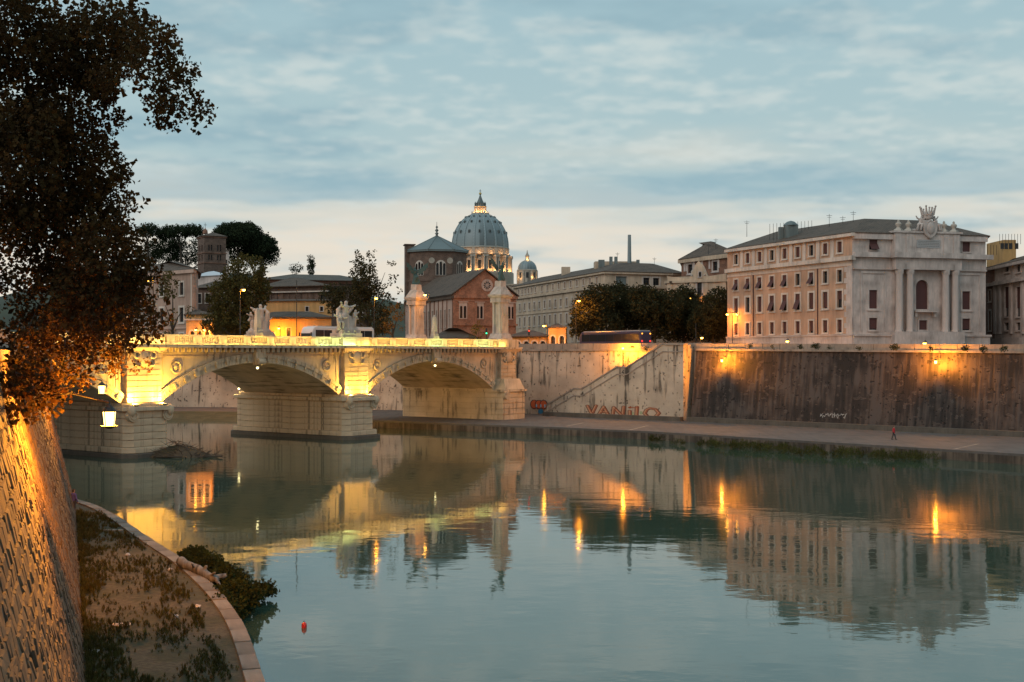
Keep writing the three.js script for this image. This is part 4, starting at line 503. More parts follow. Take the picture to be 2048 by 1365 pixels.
{ // long block beyond the trees
  const B = new Building('avenue_block', 'long cream block with rows of small windows behind the dark oaks', 'building', [at(1028, 357), at(1210, 290), at(1340, 296), at(1372, 300)], 32.2, 30);
  B.row(0, 1084, 1194, 10, 29.7, 31.2, 1.1); B.row(0, 1038, 1071, 6, 29.7, 31.2, 1.0, { arch: 1 }); B.row(0, 1040, 1196, 15, 25, 26.9, 1.15, { sur: 0.35 }); B.row(0, 1040, 1196, 15, 20.3, 22.9, 1.2, { sur: 0.35 }); B.row(0, 1040, 1196, 15, 15.6, 17.8, 1.2);
  B.row(1, 1293, 1312.5, 2, 29.2, 31, 1.7, { sur: 0.4 }); B.win(1, B.sAt(1, 1232), B.sAt(1, 1254), 29.2, 31.2, { mull: false, glass: mats.leadDark, sur: 0.1 }); B.row(1, 1232, 1320, 5, 24.6, 26.8, 1.5); B.row(1, 1232, 1320, 5, 19.6, 22.4, 1.5);
  for (const i of [0, 1, 2]) { B.band(i, 31.75, 32.25, 0.6, mats.cream, 0); B.band(i, 28.4, 28.95, 0.5, mats.cream, 0); B.band(i, 23.6, 23.85, 0.25, mats.cream, 0); }
  const f = B.faces[0]; for (let k = 0; k < 8; k++) B.add('wall_strip', 0, bx(f.L * (0.12 + k * 0.115), f.L * (0.12 + k * 0.115) + 0.5, 14, 28.4, 0, 0.1), mats.cream);
  B.walls(mats.cream); const rf = B.hip(3.0, 8);
  { const a = P(1190, 535, 310), b = P(1278, 535, 310); part('roof_terrace', new MB().box(a.x, b.x, 33.5, Hat(523, 310), a.z - 5, a.z).geo(), mats.cream, rf); for (const x of [1200, 1206, 1222, 1232, 1276]) { const q = P(x, 520, 308); part('chimney', bx(q.x - 0.4, q.x + 0.4, 34, q.y + (x > 1215 && x < 1240 ? 0.8 : 0), q.z - 0.4, q.z + 0.4), mats.leadDark, rf); } const m = P(1259, 470, 309); part('mast', tube([m.x, 34, m.z], [m.x, m.y, m.z], 0.55, 0.42, 8), mats.lead, rf); const t = P(1132, 535, 330); part('stair_turret', bx(t.x - 1.2, t.x + 1.2, 32, Hat(534, 330), t.z - 2, t.z), mats.cream, rf); }
  for (const [x, y] of [[1235, 505], [1309, 515]]) aerial(rf, x, y + 18, y, 305);
}
{ // block behind the small church front
  const B = new Building('hipped_block', 'brick and plaster block with a hipped tile roof behind the church front', 'building', [at(1363, 280), at(1470, 262)], 34.3, 22);
  B.row(0, 1381, 1431, 2, 31.0, 33.0, 1.7, { sur: 0.45, sm: mats.palace }); B.row(0, 1375, 1437, 2, 24, 26.4, 1.4, { sur: 0.4 });
  for (const x of [1370, 1374, 1389, 1405, 1420, 1438]) B.add('attic_pilaster', 0, bx(B.sAt(0, x) - 0.3, B.sAt(0, x) + 0.3, 31.5, 33.6, 0, 0.15), mats.palace);
  B.band(0, 33.5, 34.4, 0.6, mats.cream); B.walls(mats.brick); const rf = B.hip(4.2, 8); for (const [x, y] of [[1417, 487], [1432, 477]]) aerial(rf, x, y + 22, y, 268);
}
{ // small baroque church front
  const B = new Building('church_front', 'small baroque church front with a curved gable, glowing orange above the oaks', 'building', [at(1334, 252), at(1453, 246)], 29.0, 8), f = B.faces[0], S = (x) => B.sAt(0, x), h = (x, y) => f.hit(x, y)[1];
  f.outline = [[0, GND - 1], [f.L, GND - 1], [f.L, 28.9], [S(1416), 28.4], [S(1412), 29.4], [S(1408), 30.4], [S(1404), 30.9], [S(1400), 31.4], [S(1397), 31.6], [S(1394), 31.3], [S(1390), 30.7], [S(1386), 29.6], [S(1382), 28.6], [S(1378), 28.0], [0, 28.7]];
  B.win(0, S(1395), S(1404), h(1400, 590), h(1400, 565), { sur: 0.35, sm: mats.palace }); B.win(0, S(1398), S(1403), h(1400, 554), h(1400, 544), { sur: 0.2, sm: mats.palace, mull: false, arch: 1 }); B.win(0, S(1375), S(1378), h(1376, 571), h(1376, 566), { sur: 0.1, sill: false, mull: false });
  B.band(0, 27.2, 27.7, 0.45, mats.cream); for (const x of [1340, 1366, 1384, 1412, 1448]) B.add('pilaster', 0, bx(S(x) - 0.5, S(x) + 0.5, GND, 27.2, 0, 0.18), mats.cream); for (const [x0, x1] of [[1384, 1386], [1410, 1412]]) B.add('finial', 0, lathe([[0.4, 0], [0.15, 0.5], [0.3, 0.9], [0, 1.3]], 8).translate(S(x0), 28.6, -0.2), mats.marble);
  B.walls(mats.cream); part('roof', new MB().box(...(() => { const a = at(1338, 252), b = at(1450, 247); return [a[0], b[0], 27.2, 27.6, -258, -251]; })()).geo(), mats.roof, B.root);
}
// ------------------------------------------------------------------ the old hospital: octagonal tower and gabled hall
{
  const D = 305, X = Xat(873.5, D), R = 7.75, o = thing('octagonal_tower', 'dark brick octagonal tower with a grey pyramid roof and gothic windows', 'tower', [X, 0, -D], Math.atan2(-X, D) + 0.14);
  const h = (y) => Hat(y, D - 6), ap = R * Math.cos(Math.PI / 8), side = 2 * R * Math.sin(Math.PI / 8);
  for (let i = 0; i < 8; i++) {
    const a = i * Math.PI / 4, front = i <= 1 || i >= 7, ww = [0.36, 0.36, 0.36], holes = [], xf = new THREE.Matrix4().makeRotationY(a), parts = [];
    if (front) for (const k of [-1, 0, 1]) holes.push(archHole(k * 0.86 - 0.34, k * 0.86 + 0.34, h(551), h(k ? 527 : 524), 8, 1.5));
    const w = part('wall', moved(extr(poly([[-side / 2, h(561)], [side / 2, h(561)], [side / 2, h(501)], [-side / 2, h(501)]], holes), 0.5), 0, 0, ap - 0.5).applyMatrix4(xf), mats.oldbrick, o);
    if (front) { const fr = part('window', moved(extr(poly([...archHole(-1.3, 1.3, h(551.5), h(521), 10, 1.1)].reverse(), holes), 0.1), 0, 0, ap).applyMatrix4(xf), mats.trim, o); part('pane', bx(-1.25, 1.25, h(551), h(524), ap - 0.4, ap - 0.35).applyMatrix4(xf), mats.pane, fr); }
    if (i === 0) for (const k of [-1, 1]) part('roundel', moved(new THREE.CylinderGeometry(0.75, 0.75, 0.12, 18).rotateX(Math.PI / 2), k * 2.3, h(522), ap + 0.04).applyMatrix4(xf), mats.travertine, o);
    part('lower_wall', bx(-side / 2 - 0.1, side / 2 + 0.1, GND - 1, h(561) - 0.01, ap - 0.5, ap + 0.25).applyMatrix4(xf), mats.oldbrick, o); part('string_course', bx(-side / 2 - 0.2, side / 2 + 0.2, h(563), h(560), ap - 0.3, ap + 0.45).applyMatrix4(xf), mats.oldbrick, o); part('cornice', bx(-side / 2 - 0.3, side / 2 + 0.3, h(503.5), h(500), ap - 0.3, ap + 0.6).applyMatrix4(xf), mats.leadDark, o);
  }
  const rf = part('roof', new THREE.CylinderGeometry(0.3, R + 0.75, h(468) - h(500), 8, 1).rotateY(Math.PI / 8).translate(0, (h(468) + h(500)) / 2, 0), mats.leadDark, o);
  for (let i = 0; i < 8; i++) { const a = Math.PI / 8 + i * Math.PI / 4; part('roof_rib', tube([Math.sin(a) * (R + 0.75), h(500), Math.cos(a) * (R + 0.75)], [Math.sin(a) * 0.3, h(468), Math.cos(a) * 0.3], 0.13, 0.1, 5), mats.leadDark, rf); }
  part('finial', lathe([[0.35, 0], [0.3, 0.5], [0.55, 0.7], [0.15, 1.0], [0.5, 1.5], [0.1, 1.9], [0.35, 2.3], [0.06, 2.7], [0.05, 3.6]], 10).translate(0, h(468), 0), mats.leadDark, o);
  part('stair_turret', join([bx(-8.1, -5.9, 20, h(488), -1.5, 1.5), bx(-8.4, -5.6, h(488), h(486), -1.8, 1.8)]), mats.oldbrick, o);
}
{
  const dN = [-0.37, 0.93], L0 = at(905.4, 262), W = 14.9, R0 = [L0[0] + 0.93 * W, L0[1] + 0.37 * W], far = [L0[0] + dN[0] * 36, L0[1] + dN[1] * 36];
  const B = new Building('gabled_hall', 'old brick hall with a rose window in its gable and pink plaster side', 'building', [far, L0, R0], 25.3, 36);
  B.ring = null; const f = B.faces[1], S = (x) => B.sAt(1, x), h = (x, y) => f.hit(x, y)[1], pk = h(974, 541);
  f.outline = [[0, GND - 1], [W, GND - 1], [W, 25.3], [W / 2, pk], [0, 25.3]];
  for (const x of [926, 959, 1022]) for (const k of [-1, 1]) { const s = S(x), fr = k < 0 ? null : null; }
  for (const x of [926, 959, 1022]) { const s = S(x), y0 = 20.2, y1 = 22.9, hs = [-1, 1].map((k) => archHole(s + k * 0.45 - 0.3, s + k * 0.45 + 0.3, y0, y1, 8, 1.4)); f.holes.push(...hs); const fr = B.add('window', 1, extr(poly([[s - 0.95, y0 - 0.2], [s + 0.95, y0 - 0.2], [s + 0.95, y1 + 0.75], [s - 0.95, y1 + 0.75]], hs), 0.1), mats.pinkish); B.add('pane', 1, bx(s - 0.8, s + 0.8, y0, y1, -0.35, -0.3), mats.pane, fr); B.add('cap', 1, bx(s - 1.15, s + 1.15, y1 + 0.76, y1 + 0.95, 0, 0.25), mats.pinkish, fr); }
  { const s = S(974), y = h(974, 571), r = 1.36, petals = []; for (let k = 0; k < 10; k++) { const a = k / 10 * Math.PI * 2, p = []; for (let j = 0; j < 10; j++) { const t = j / 10 * Math.PI * 2, u = 0.62 + 0.3 * Math.cos(t), v = 0.135 * Math.sin(t) * (1 + 0.5 * Math.cos(t)); p.push([s + u * Math.cos(a) - v * Math.sin(a), y + u * Math.sin(a) + v * Math.cos(a)]); } petals.push(p); }
    const disc = new THREE.Shape(); disc.absarc(s, y, r, 0, Math.PI * 2, false); for (const p of petals) disc.holes.push(new THREE.Path(p.map(([x, yy]) => new THREE.Vector2(x, yy)))); const circle = []; for (let j = 0; j < 20; j++) { const t = -j / 20 * Math.PI * 2; circle.push([s + (r - 0.12) * Math.cos(t), y + (r - 0.12) * Math.sin(t)]); } f.holes.push(circle);
    const fr = B.add('rose_window', 1, moved(extr(disc, 0.2), 0, 0, -0.06), mats.pinkish); B.add('pane', 1, new THREE.CylinderGeometry(r - 0.13, r - 0.13, 0.05, 20).rotateX(Math.PI / 2).translate(s, y, -0.3), mats.pane, fr); }
  B.band(1, 24.6, 25.2, 0.35, mats.redbrick, 0); B.band(1, 18.6, 19.0, 0.3, mats.redbrick, 0, null, 'string_course'); B.band(1, 23.9, 24.1, 0.15, mats.redbrick, 0, null, 'string_course'); for (const s of [0.35, W - 0.35, W * 0.36, W * 0.66]) B.add('brick_pilaster', 1, bx(s - 0.3, s + 0.3, 19, 24.6, 0, 0.12), mats.redbrick);
  const n = B.faces[0]; for (let k = 0; k < 8; k++) { const s = n.L - 2.2 - k * 3.0; B.win(0, s - 0.38, s + 0.38, 18.2, 22.2, { sur: 0.1, mull: false, glass: mats.pane }); B.add('wall_strip', 0, bx(s - 1.75, s - 1.5, 14, 24.4, 0, 0.16), mats.brick); } B.band(0, 24.4, 25.2, 0.4, mats.roof, 0);
  for (const [i, m] of [[0, mats.pinkish], [1, mats.redbrick]]) { const q = B.faces[i]; part('wall', B.put(i, moved(extr(q.outline ? poly(q.outline, q.holes) : poly([[0, GND - 1], [q.L, GND - 1], [q.L, 25.3], [0, 25.3]], q.holes), 0.5), 0, 0, -0.5)), m, B.root); }
  // gable roof along the nave
  { const b = new MB(), a = (s, y, t, over) => { const u = [0.93, 0.37]; return [L0[0] + u[0] * s + dN[0] * t, y, -(L0[1] + u[1] * s + dN[1] * t)]; }; const e = 0.6, t0 = -0.5, t1 = 36; for (const up of [0, 0.25]) { const yl = 25.1 + up, yp = pk + 0.12 + up; b.quad(a(-e, yl, t1), a(-e, yl, t0), a(W / 2, yp, t0), a(W / 2, yp, t1)); b.quad(a(W + e, yl, t0), a(W + e, yl, t1), a(W / 2, yp, t1), a(W / 2, yp, t0)); } for (const [s, y] of [[-e, 25.1], [W + e, 25.1]]) { b.quad(a(s, y, t0), a(W / 2, pk + 0.12, t0), a(W / 2, pk + 0.37, t0), a(s, y + 0.25, t0)); } part('roof', b.geo(), mats.roof, B.root); }
  // low tiled annexe at its foot
  const A2 = new Building('tiled_annexe', 'low annexe with a dark tiled roof below the gabled brick hall', 'building', [at(866, 254), at(948, 246)], 15.6, 6); A2.row(0, 880, 935, 4, 13.4, 14.8, 1.0); A2.walls(mats.redbrick); A2.hip(2.2, 3.4, 0.8);
  const A3 = new Building('tiled_annexe', 'low orange annexe with a dark flat roof beside the tall stone pylon', 'building', [at(1022, 250), at(1096, 246)], 15.9, 8); A3.row(0, 1036, 1086, 4, 13.4, 15, 1.2, { arch: 1 }); A3.walls(mats.ochre); A3.hip(1.4, 3, 0.9);
}
// ------------------------------------------------------------------ basilica dome and its small cupola
function dome(name, label, cx, D, yBase, yTop, rBase, opts) {
  const X = Xat(cx, D), o = thing(name, label, 'dome', [X, 0, -D]); const hb = Hat(yBase, D), ht = Hat(yTop, D), H = ht - hb, n = 16;
  const prof = []; for (let i = 0; i <= 16; i++) { const a = i / 16 * 1.36; prof.push([rBase * Math.cos(a) * (1 + 0.02 * Math.sin(2 * a)), hb + H * Math.sin(a) / Math.sin(1.36)]); }
  part('shell', lathe(prof, 64), mats.lead, o);
  for (let k = 0; k < n; k++) { const ang = (k + 0.5) / n * Math.PI * 2, b = new MB(), w = (i) => mix(0.95, 0.35, i / 16) * rBase / 26; for (let i = 0; i < 16; i++) { const [r0, y0] = prof[i], [r1, y1] = prof[i + 1], e = 0.55 * rBase / 26, w0 = w(i), w1 = w(i + 1); b.quad([-w0, y0, r0 + e], [w0, y0, r0 + e], [w1, y1, r1 + e], [-w1, y1, r1 + e]); b.quad([w0, y0, r0 + e], [w0, y0, r0 - 0.2], [w1, y1, r1 - 0.2], [w1, y1, r1 + e]); b.quad([-w0, y0, r0 - 0.2], [-w0, y0, r0 + e], [-w1, y1, r1 + e], [-w1, y1, r1 - 0.2]); } const g = b.geo(); g.rotateY(ang); part('rib', g, mats.lead, o);
    if (opts.dormers) for (const [i, s] of [[5, 1], [9, 0.85], [12, 0.6]]) { const [r, y] = prof[i], q = Math.atan2(r, 1e-6), ga = ang + Math.PI / n, d = part('dormer', join([bx(-0.95 * s, 0.95 * s, -0.9 * s, 1.1 * s, -2.2, 0.75 * s), new THREE.CylinderGeometry(0.95 * s, 0.95 * s, 2.6, 12, 1, false, 0, Math.PI).rotateX(Math.PI / 2).rotateZ(Math.PI / 2).translate(0, 1.1 * s, -0.6)]).rotateY(ga).translate(Math.sin(ga) * r, y, Math.cos(ga) * r), mats.leadDark, o); part('dormer_pane', bx(-0.5 * s, 0.5 * s, -0.5 * s, 1.1 * s, 0.75 * s, 0.8 * s).rotateY(ga).translate(Math.sin(ga) * r, y, Math.cos(ga) * r), mats.pane, d); } }
  return { o, X, D, hb, ht, prof };
}
{
  const D = 1075, h = (y) => Hat(y, D), R = 25.4, { o, X } = dome('basilica_dome', 'great ribbed lead blue basilica dome with a glowing columned drum', 960.5, D, 498, 427.5, R, { dormers: true });
  o.userData.category = 'dome'; const stone = mats.travertine, ring = (nm, pts, seg = 64, m = stone) => part(nm, lathe(pts, seg), m, o);
  ring('attic', [[R + 0.8, h(499)], [R + 0.6, h(497.5)], [R - 0.4, h(496)]]); ring('attic_wall', [[R - 0.1, h(511)], [R - 0.1, h(499)]]); ring('attic_cornice', [[R + 0.2, h(514)], [R + 1.6, h(512)], [R + 1.4, h(510.5)], [R - 0.2, h(510)]]); ring('drum_wall', [[R - 1.6, h(548)], [R - 1.6, h(512)]]); ring('drum_base', [[R + 4.6, h(600)], [R + 4.6, h(548)], [R + 4.2, h(546.5)], [R - 2, h(546)]]);
  for (let k = 0; k < 16; k++) {
    const a = (k + 0.5) / 16 * Math.PI * 2, rot = (g) => g.rotateY(a), b = part('buttress', rot(new MB().box(-1.5, 1.5, h(546), h(517), R - 1.7, R + 2.2).geo()), stone, o); for (const s of [-1.15, 1.15]) part('column', rot(lathe([[0.9, h(546)], [0.72, h(545)], [0.66, h(520)], [0.95, h(518)]], 12).translate(s, 0, R + 2.9)), stone, b); part('buttress_cap', rot(bx(-2.3, 2.3, h(518), h(514), R - 1.5, R + 4.1)), stone, b);
    const g = a + Math.PI / 16, w = part('drum_window', join([new MB().box(-2.1, 2.1, h(524), h(521.5), R - 1.7, R - 0.7).geo(), new MB().box(-1.9, -1.4, h(541), h(524), R - 1.7, R - 0.9).geo(), new MB().box(1.4, 1.9, h(541), h(524), R - 1.7, R - 0.9).geo(), new THREE.ConeGeometry(2.9, 1.5, 4).rotateY(Math.PI / 4).scale(1, 1, 0.3).translate(0, h(521.5) + 0.7, R - 1.2)]).rotateY(g), stone, o); part('pane', bx(-1.4, 1.4, h(541), h(524), R - 1.65, R - 1.5).rotateY(g), mats.pane, w);
    part('attic_garland', new THREE.TorusGeometry(1.3, 0.35, 6, 10, Math.PI).rotateZ(Math.PI).translate(0, h(503), R + 0.1).rotateY(g), stone, o); part('attic_pier', bx(-1.3, 1.3, h(511), h(499.5), R - 0.3, R + 0.7).rotateY(a), stone, o);
  }
  // lantern
  const y0 = h(430); ring('lantern_base', [[8.0, y0 - 1], [8.0, h(427)], [7.2, h(426.5)], [5.0, h(426.3)]], 32); ring('lantern_core', [[3.2, h(427)], [3.2, h(414)]], 24);
  for (let k = 0; k < 16; k++) { const a = (k + 0.5) / 16 * Math.PI * 2; part('lantern_column', lathe([[0.5, h(426.3)], [0.42, h(425)], [0.4, h(416)], [0.6, h(415)]], 8).translate(Math.sin(a) * 5.1, 0, Math.cos(a) * 5.1), stone, o); part('candelabrum', lathe([[0.6, h(413.5)], [0.4, h(411)], [0.55, h(408)], [0, h(403.5)]], 6).translate(Math.sin(a) * 4.8, 0, Math.cos(a) * 4.8), mats.leadDark, o); part('railing_post', lathe([[0.35, h(426.5)], [0.3, h(424.5)], [0, h(422.8)]], 6).translate(Math.sin(a) * 7.6, 0, Math.cos(a) * 7.6), mats.leadDark, o); }
  ring('lantern_cornice', [[5.2, h(415)], [5.9, h(414)], [5.6, h(413)], [4.4, h(412.6)], [4.2, h(408)], [4.5, h(407)]], 32); ring('spire', [[4.0, h(408)], [2.6, h(403)], [1.5, h(397)], [0.7, h(391.5)], [0.5, h(390)]], 16, mats.leadDark); part('ball', new THREE.SphereGeometry(1.2, 14, 10).translate(0, h(387.5), 0), M([0.5, 0.36, 0.12], { metalness: 0.6, roughness: 0.4 }), o); part('cross', join([bx(-0.2, 0.2, h(386), h(379), -0.15, 0.15), bx(-1.0, 1.0, h(382.6), h(381.8), -0.15, 0.15)]), mats.iron, o);
  // floodlights of the drum, attic and lantern: glowing lamps on the ledges, lights inside them
  const flood = (a, r, y, k, dy, who) => { const x = X + Math.sin(a) * r, z = -D + Math.cos(a) * r, f = thing('dome_floodlight', 'small warm floodlight on the ' + who + ' of the great dome', 'floodlight', [x, y, z], 0, 'floodlights on the ' + who); part('lamp_bulb', new THREE.SphereGeometry(0.2, 8, 6), glowMat(C3(1, 0.6, 0.25), 4), f); part('mount', new THREE.CylinderGeometry(0.12, 0.2, 0.3, 6).translate(0, -0.32, 0), mats.iron, f); const l = new THREE.PointLight(C3(1, 0.52, 0.2), k); l.shadow.radius = 8; l.castShadow = true; f.add(l); };
  for (let k = -4; k <= 3; k++) flood((k + 0.5 + 0.5) / 16 * Math.PI * 2, R + 2.2, h(545.4), 240, 0, 'drum ledge'); for (let k = -3; k <= 3; k++) flood(k / 16 * Math.PI * 2, R + 2.6, h(509.4), 40, 0, 'attic ledge'); for (let k = -3; k <= 3; k++) flood(k / 16 * Math.PI * 2 + 0.1, 6.6, h(425.6), 70, 0, 'lantern gallery');
  const nave = thing('basilica_nave', 'pale stone basilica roofline under the great dome', 'building', [X, 0, -D]); part('wall', bx(-40, 60, GND, h(575), -30, 30), stone, nave); part('parapet', bx(-41, 61, h(575), h(572), -31, 31), stone, nave); for (let k = 0; k < 5; k++) part('roof_statue', blob(figure(0, 0, 5.5), 0.28, 0.3).translate(58 - k * 6 + 8, h(572), 30), stone, nave);
}
{
  const D = 1040, h = (y) => Hat(y, D), R = 8.2, { o, X } = dome('small_cupola', 'small ribbed cupola with a lit lantern beside the great dome', 1054.5, D, 541, 521, R, {});
  const ring = (nm, pts, m = mats.travertine, s = 32) => part(nm, lathe(pts, s), m, o); ring('drum', [[R + 0.2, h(570)], [R + 0.2, h(543)], [R + 0.9, h(542)], [R + 0.4, h(540)]], mats.travertine); for (let k = 0; k < 8; k++) { const a = k / 8 * Math.PI * 2; const w = part('drum_window', bx(-1.1, 1.1, h(557), h(546), R - 0.2, R + 0.35).rotateY(a), mats.pane, o); part('buttress', bx(-0.7, 0.7, h(570), h(543), R, R + 1.4).rotateY(a + Math.PI / 8), mats.travertine, o); }
  ring('lantern', [[2.4, h(522)], [2.2, h(520)], [1.5, h(519.5)], [1.5, h(513.5)], [2.2, h(513)], [1.9, h(512)], [0.7, h(507)], [0.1, h(500)]], mats.travertine, 12); const f = thing('dome_floodlight', 'warm floodlight on the lantern of the small cupola', 'floodlight', [X + 0.3, h(519), -D + 2.6]); part('lamp_bulb', new THREE.SphereGeometry(0.2, 8, 6), glowMat(C3(1, 0.6, 0.25), 4), f); part('mount', new THREE.CylinderGeometry(0.12, 0.2, 0.3, 6).translate(0, -0.32, 0), mats.iron, f); const l = new THREE.PointLight(C3(1, 0.55, 0.2), 45); l.shadow.radius = 8; f.add(l);
  for (const a of [-0.75, 0.5]) { const w = thing('dome_floodlight', a < 0 ? 'warm floodlight at the shadowed foot of the small cupola drum' : 'warm floodlight at the open foot of the small cupola drum', 'floodlight', [X + Math.sin(a) * (R + 2.4), h(556), -D + Math.cos(a) * (R + 2.4)]); part('lamp_bulb', new THREE.SphereGeometry(0.2, 8, 6), glowMat(C3(1, 0.6, 0.25), 4), w); part('mount', tube([0, -6, 0], [0, -0.1, 0], 0.15, 0.1), mats.iron, w); const l2 = new THREE.PointLight(C3(1, 0.55, 0.2), 60); l2.shadow.radius = 8; w.add(l2); }
}
// ------------------------------------------------------------------ left: bell tower and hospital blocks
{
  const D = 400, c = at(408, D), w = 7.4, th = Math.atan2(0.42, 0.9), l = [c[0] - w * 0.52, c[1] + w * 0.85], r = [c[0] + w * 0.86, c[1] + w * 0.5], B = new Building('bell_tower', 'square brick bell tower with paired arched openings in front of umbrella pines', 'tower', [l, c, r], Hat(472, D), 7), h = (y) => Hat(y, D);
  for (const i of [0, 1]) { const L = B.faces[i].L; for (const [y0, y1] of [[501, 489], [520, 509], [549, 543]]) for (const k of [0.27, 0.68]) for (const s of [-0.42, 0.42]) B.win(i, L * k + s - 0.3, L * k + s + 0.3, h(y0), h(y1), { arch: 1, sur: 0.12, sill: false, mull: false, deep: 0.42, sm: mats.oldbrick }); for (const y of [473, 505, 525]) B.band(i, h(y + 1.5), h(y), 0.28, mats.brick); }
  B.walls(mats.oldbrick); B.hip(h(463) - h(472), 3.4, 0.5); const q = P(410, 462, D + 4); part('cross', join([tube([q.x, q.y - 1, q.z], [q.x, h(443), q.z], 0.1, 0.06, 5), bx(q.x - 0.5, q.x + 0.5, h(448), h(447.2), q.z - 0.06, q.z + 0.06)]), mats.iron, B.root); part('belfry_cap', lathe([[0.9, 0], [0.8, 1], [0, 2]], 8).translate(q.x, q.y - 1, q.z), mats.brick, B.root);
}
{
  const B = new Building('pink_house', 'pink plaster house with a tiled roof partly hidden by a thin tree', 'building', [at(255, 262), at(388, 246), at(396, 258)], 29.6, 18); B.row(0, 285, 363, 3, 24.6, 27.2, 1.3, { sur: 0.35 }); B.row(0, 285, 363, 3, 19, 22, 1.4, { sur: 0.4 }); B.row(0, 285, 363, 3, 14, 16.6, 1.4, { sur: 0.35 }); B.band(0, 29, 29.7, 0.6, mats.pinkish); B.band(0, 17.6, 17.9, 0.3, mats.pinkish); for (const x of [259, 384]) B.add('corner_strip', 0, bx(B.sAt(0, x) - 0.4, B.sAt(0, x) + 0.4, 13, 29, 0, 0.1), mats.trim); B.walls(M([0.46, 0.31, 0.24], { map: plasterTex })); B.hip(2.6, 6);
  const W = new Building('white_house', 'white house with a pale sloping roof below the bell tower', 'building', [at(386, 330), at(450, 322)], Hat(552, 325), 14); W.row(0, 392, 446, 4, 28.5, 30.2, 1.1); W.walls(mats.palace); W.hip(1.6, 4, 0.5, M([0.5, 0.52, 0.55]));
  const W2 = new Building('white_house', 'narrow white house beside the bell tower under the big pine', 'building', [at(434, 430), at(457, 430)], Hat(502, 430), 9); W2.row(0, 440, 451, 2, 44, 46, 1.0); W2.walls(mats.palace); W2.hip(1.2, 3, 0.4);
  const Rr = new Building('red_house', 'dull red house with a dark loggia left of the leafy plane trees', 'building', [at(386, 285), at(520, 278)], Hat(576, 282), 14); Rr.row(0, 398, 500, 7, 24.4, 26.6, 1.2, { sur: 0.2 }); Rr.row(0, 398, 500, 7, 19.6, 22, 1.2, { sur: 0.2 }); Rr.walls(mats.oldbrick); Rr.hip(2, 5);
}
{ // hospital: long grey roof, a windowed storey below it, an ochre wing in front
  const U = new Building('long_roofed_wing', 'long brown hospital wing under a wide grey tiled roof', 'building', [at(525, 300), at(735, 308)], Hat(560, 300), 16); U.row(0, 545, 720, 12, 27.6, 29.6, 1.2, { sur: 0.2, sm: mats.oldbrick }); U.row(0, 545, 720, 12, 22, 24.6, 1.2, { sur: 0.2 }); U.band(0, 30.2, 30.9, 0.4, mats.brick); U.walls(mats.oldbrick); U.hip(2.0, 7, 1.2, M([0.17, 0.15, 0.13], { map: roofTex }));
  const Md = new Building('loggia_wing', 'middle hospital wing with a row of dark windows above the ochre house', 'building', [at(524, 268), at(652, 262)], Hat(574, 265), 14); const lit = glowMat(C3(1, 0.72, 0.25), 0.9); Md.row(0, 537, 645, 10, Hat(600, 265), Hat(587, 265), 1.7, (k) => ({ sur: 0.2, sm: mats.oldbrick, glass: [2, 4, 7].includes(k) ? lit : mats.pane })); Md.row(0, 537, 645, 10, Hat(630, 265), Hat(611, 265), 1.6, { sur: 0.2, sm: mats.oldbrick }); Md.band(0, Hat(585.5, 265), Hat(583, 265), 0.6, mats.trim); Md.walls(mats.oldbrick); Md.hip(2.4, 6, 0.9);
  const O = new Building('ochre_house', 'ochre house lit orange by two wall lamps', 'building', [at(505, 243), at(556, 240), at(662, 240)], Hat(636, 240), 12); for (const [x0, x1] of [[573, 581], [608, 616]]) O.win(1, O.sAt(1, x0), O.sAt(1, x1), 13.2, Hat(656, 240), { sur: 0.15, sill: false, mull: false }); O.row(0, 520, 545, 2, 14.5, 16.5, 1.0); O.band(1, Hat(638, 240), Hat(635.5, 240), 0.5, mats.shutterGrey); O.band(0, Hat(638, 240), Hat(635.5, 240), 0.5, mats.shutterGrey); O.walls(mats.ochre); O.hip(1.4, 4, 0.6);
  const O2 = new Building('ochre_house', 'tall ochre house front rising behind the lower lamp lit one', 'building', [at(528, 252), at(662, 250)], Hat(603, 251), 5); O2.win(0, O2.sAt(0, 611), O2.sAt(0, 617), Hat(623, 251), Hat(614, 251), { sur: 0.15 }); O2.win(0, O2.sAt(0, 640), O2.sAt(0, 646), Hat(623, 251), Hat(614, 251), { sur: 0.15 }); O2.walls(mats.ochre); O2.hip(0.5, 2, 0.4);
  const Y = new Building('ochre_lodge', 'small ochre lodge behind the two low street lamps by the pink house', 'building', [at(372, 242), at(424, 240)], Hat(630, 241), 8); Y.row(0, 384, 414, 3, 14, 17, 1.1, { arch: 1 }); Y.band(0, Hat(641, 241), Hat(638, 241), 0.4, mats.trim); Y.walls(mats.ochre); Y.hip(1.2, 3, 0.5);
  const K = new Building('lit_kiosk', 'small rounded ochre gatehouse glowing behind a street lamp by the oaks', 'building', [at(1097, 243), at(1132, 241)], Hat(656, 242), 5); K.row(0, 1106, 1124, 2, 13.6, 16, 1.0, { arch: 1 }); K.walls(mats.ochre); K.hip(0.9, 2, 0.3);
}

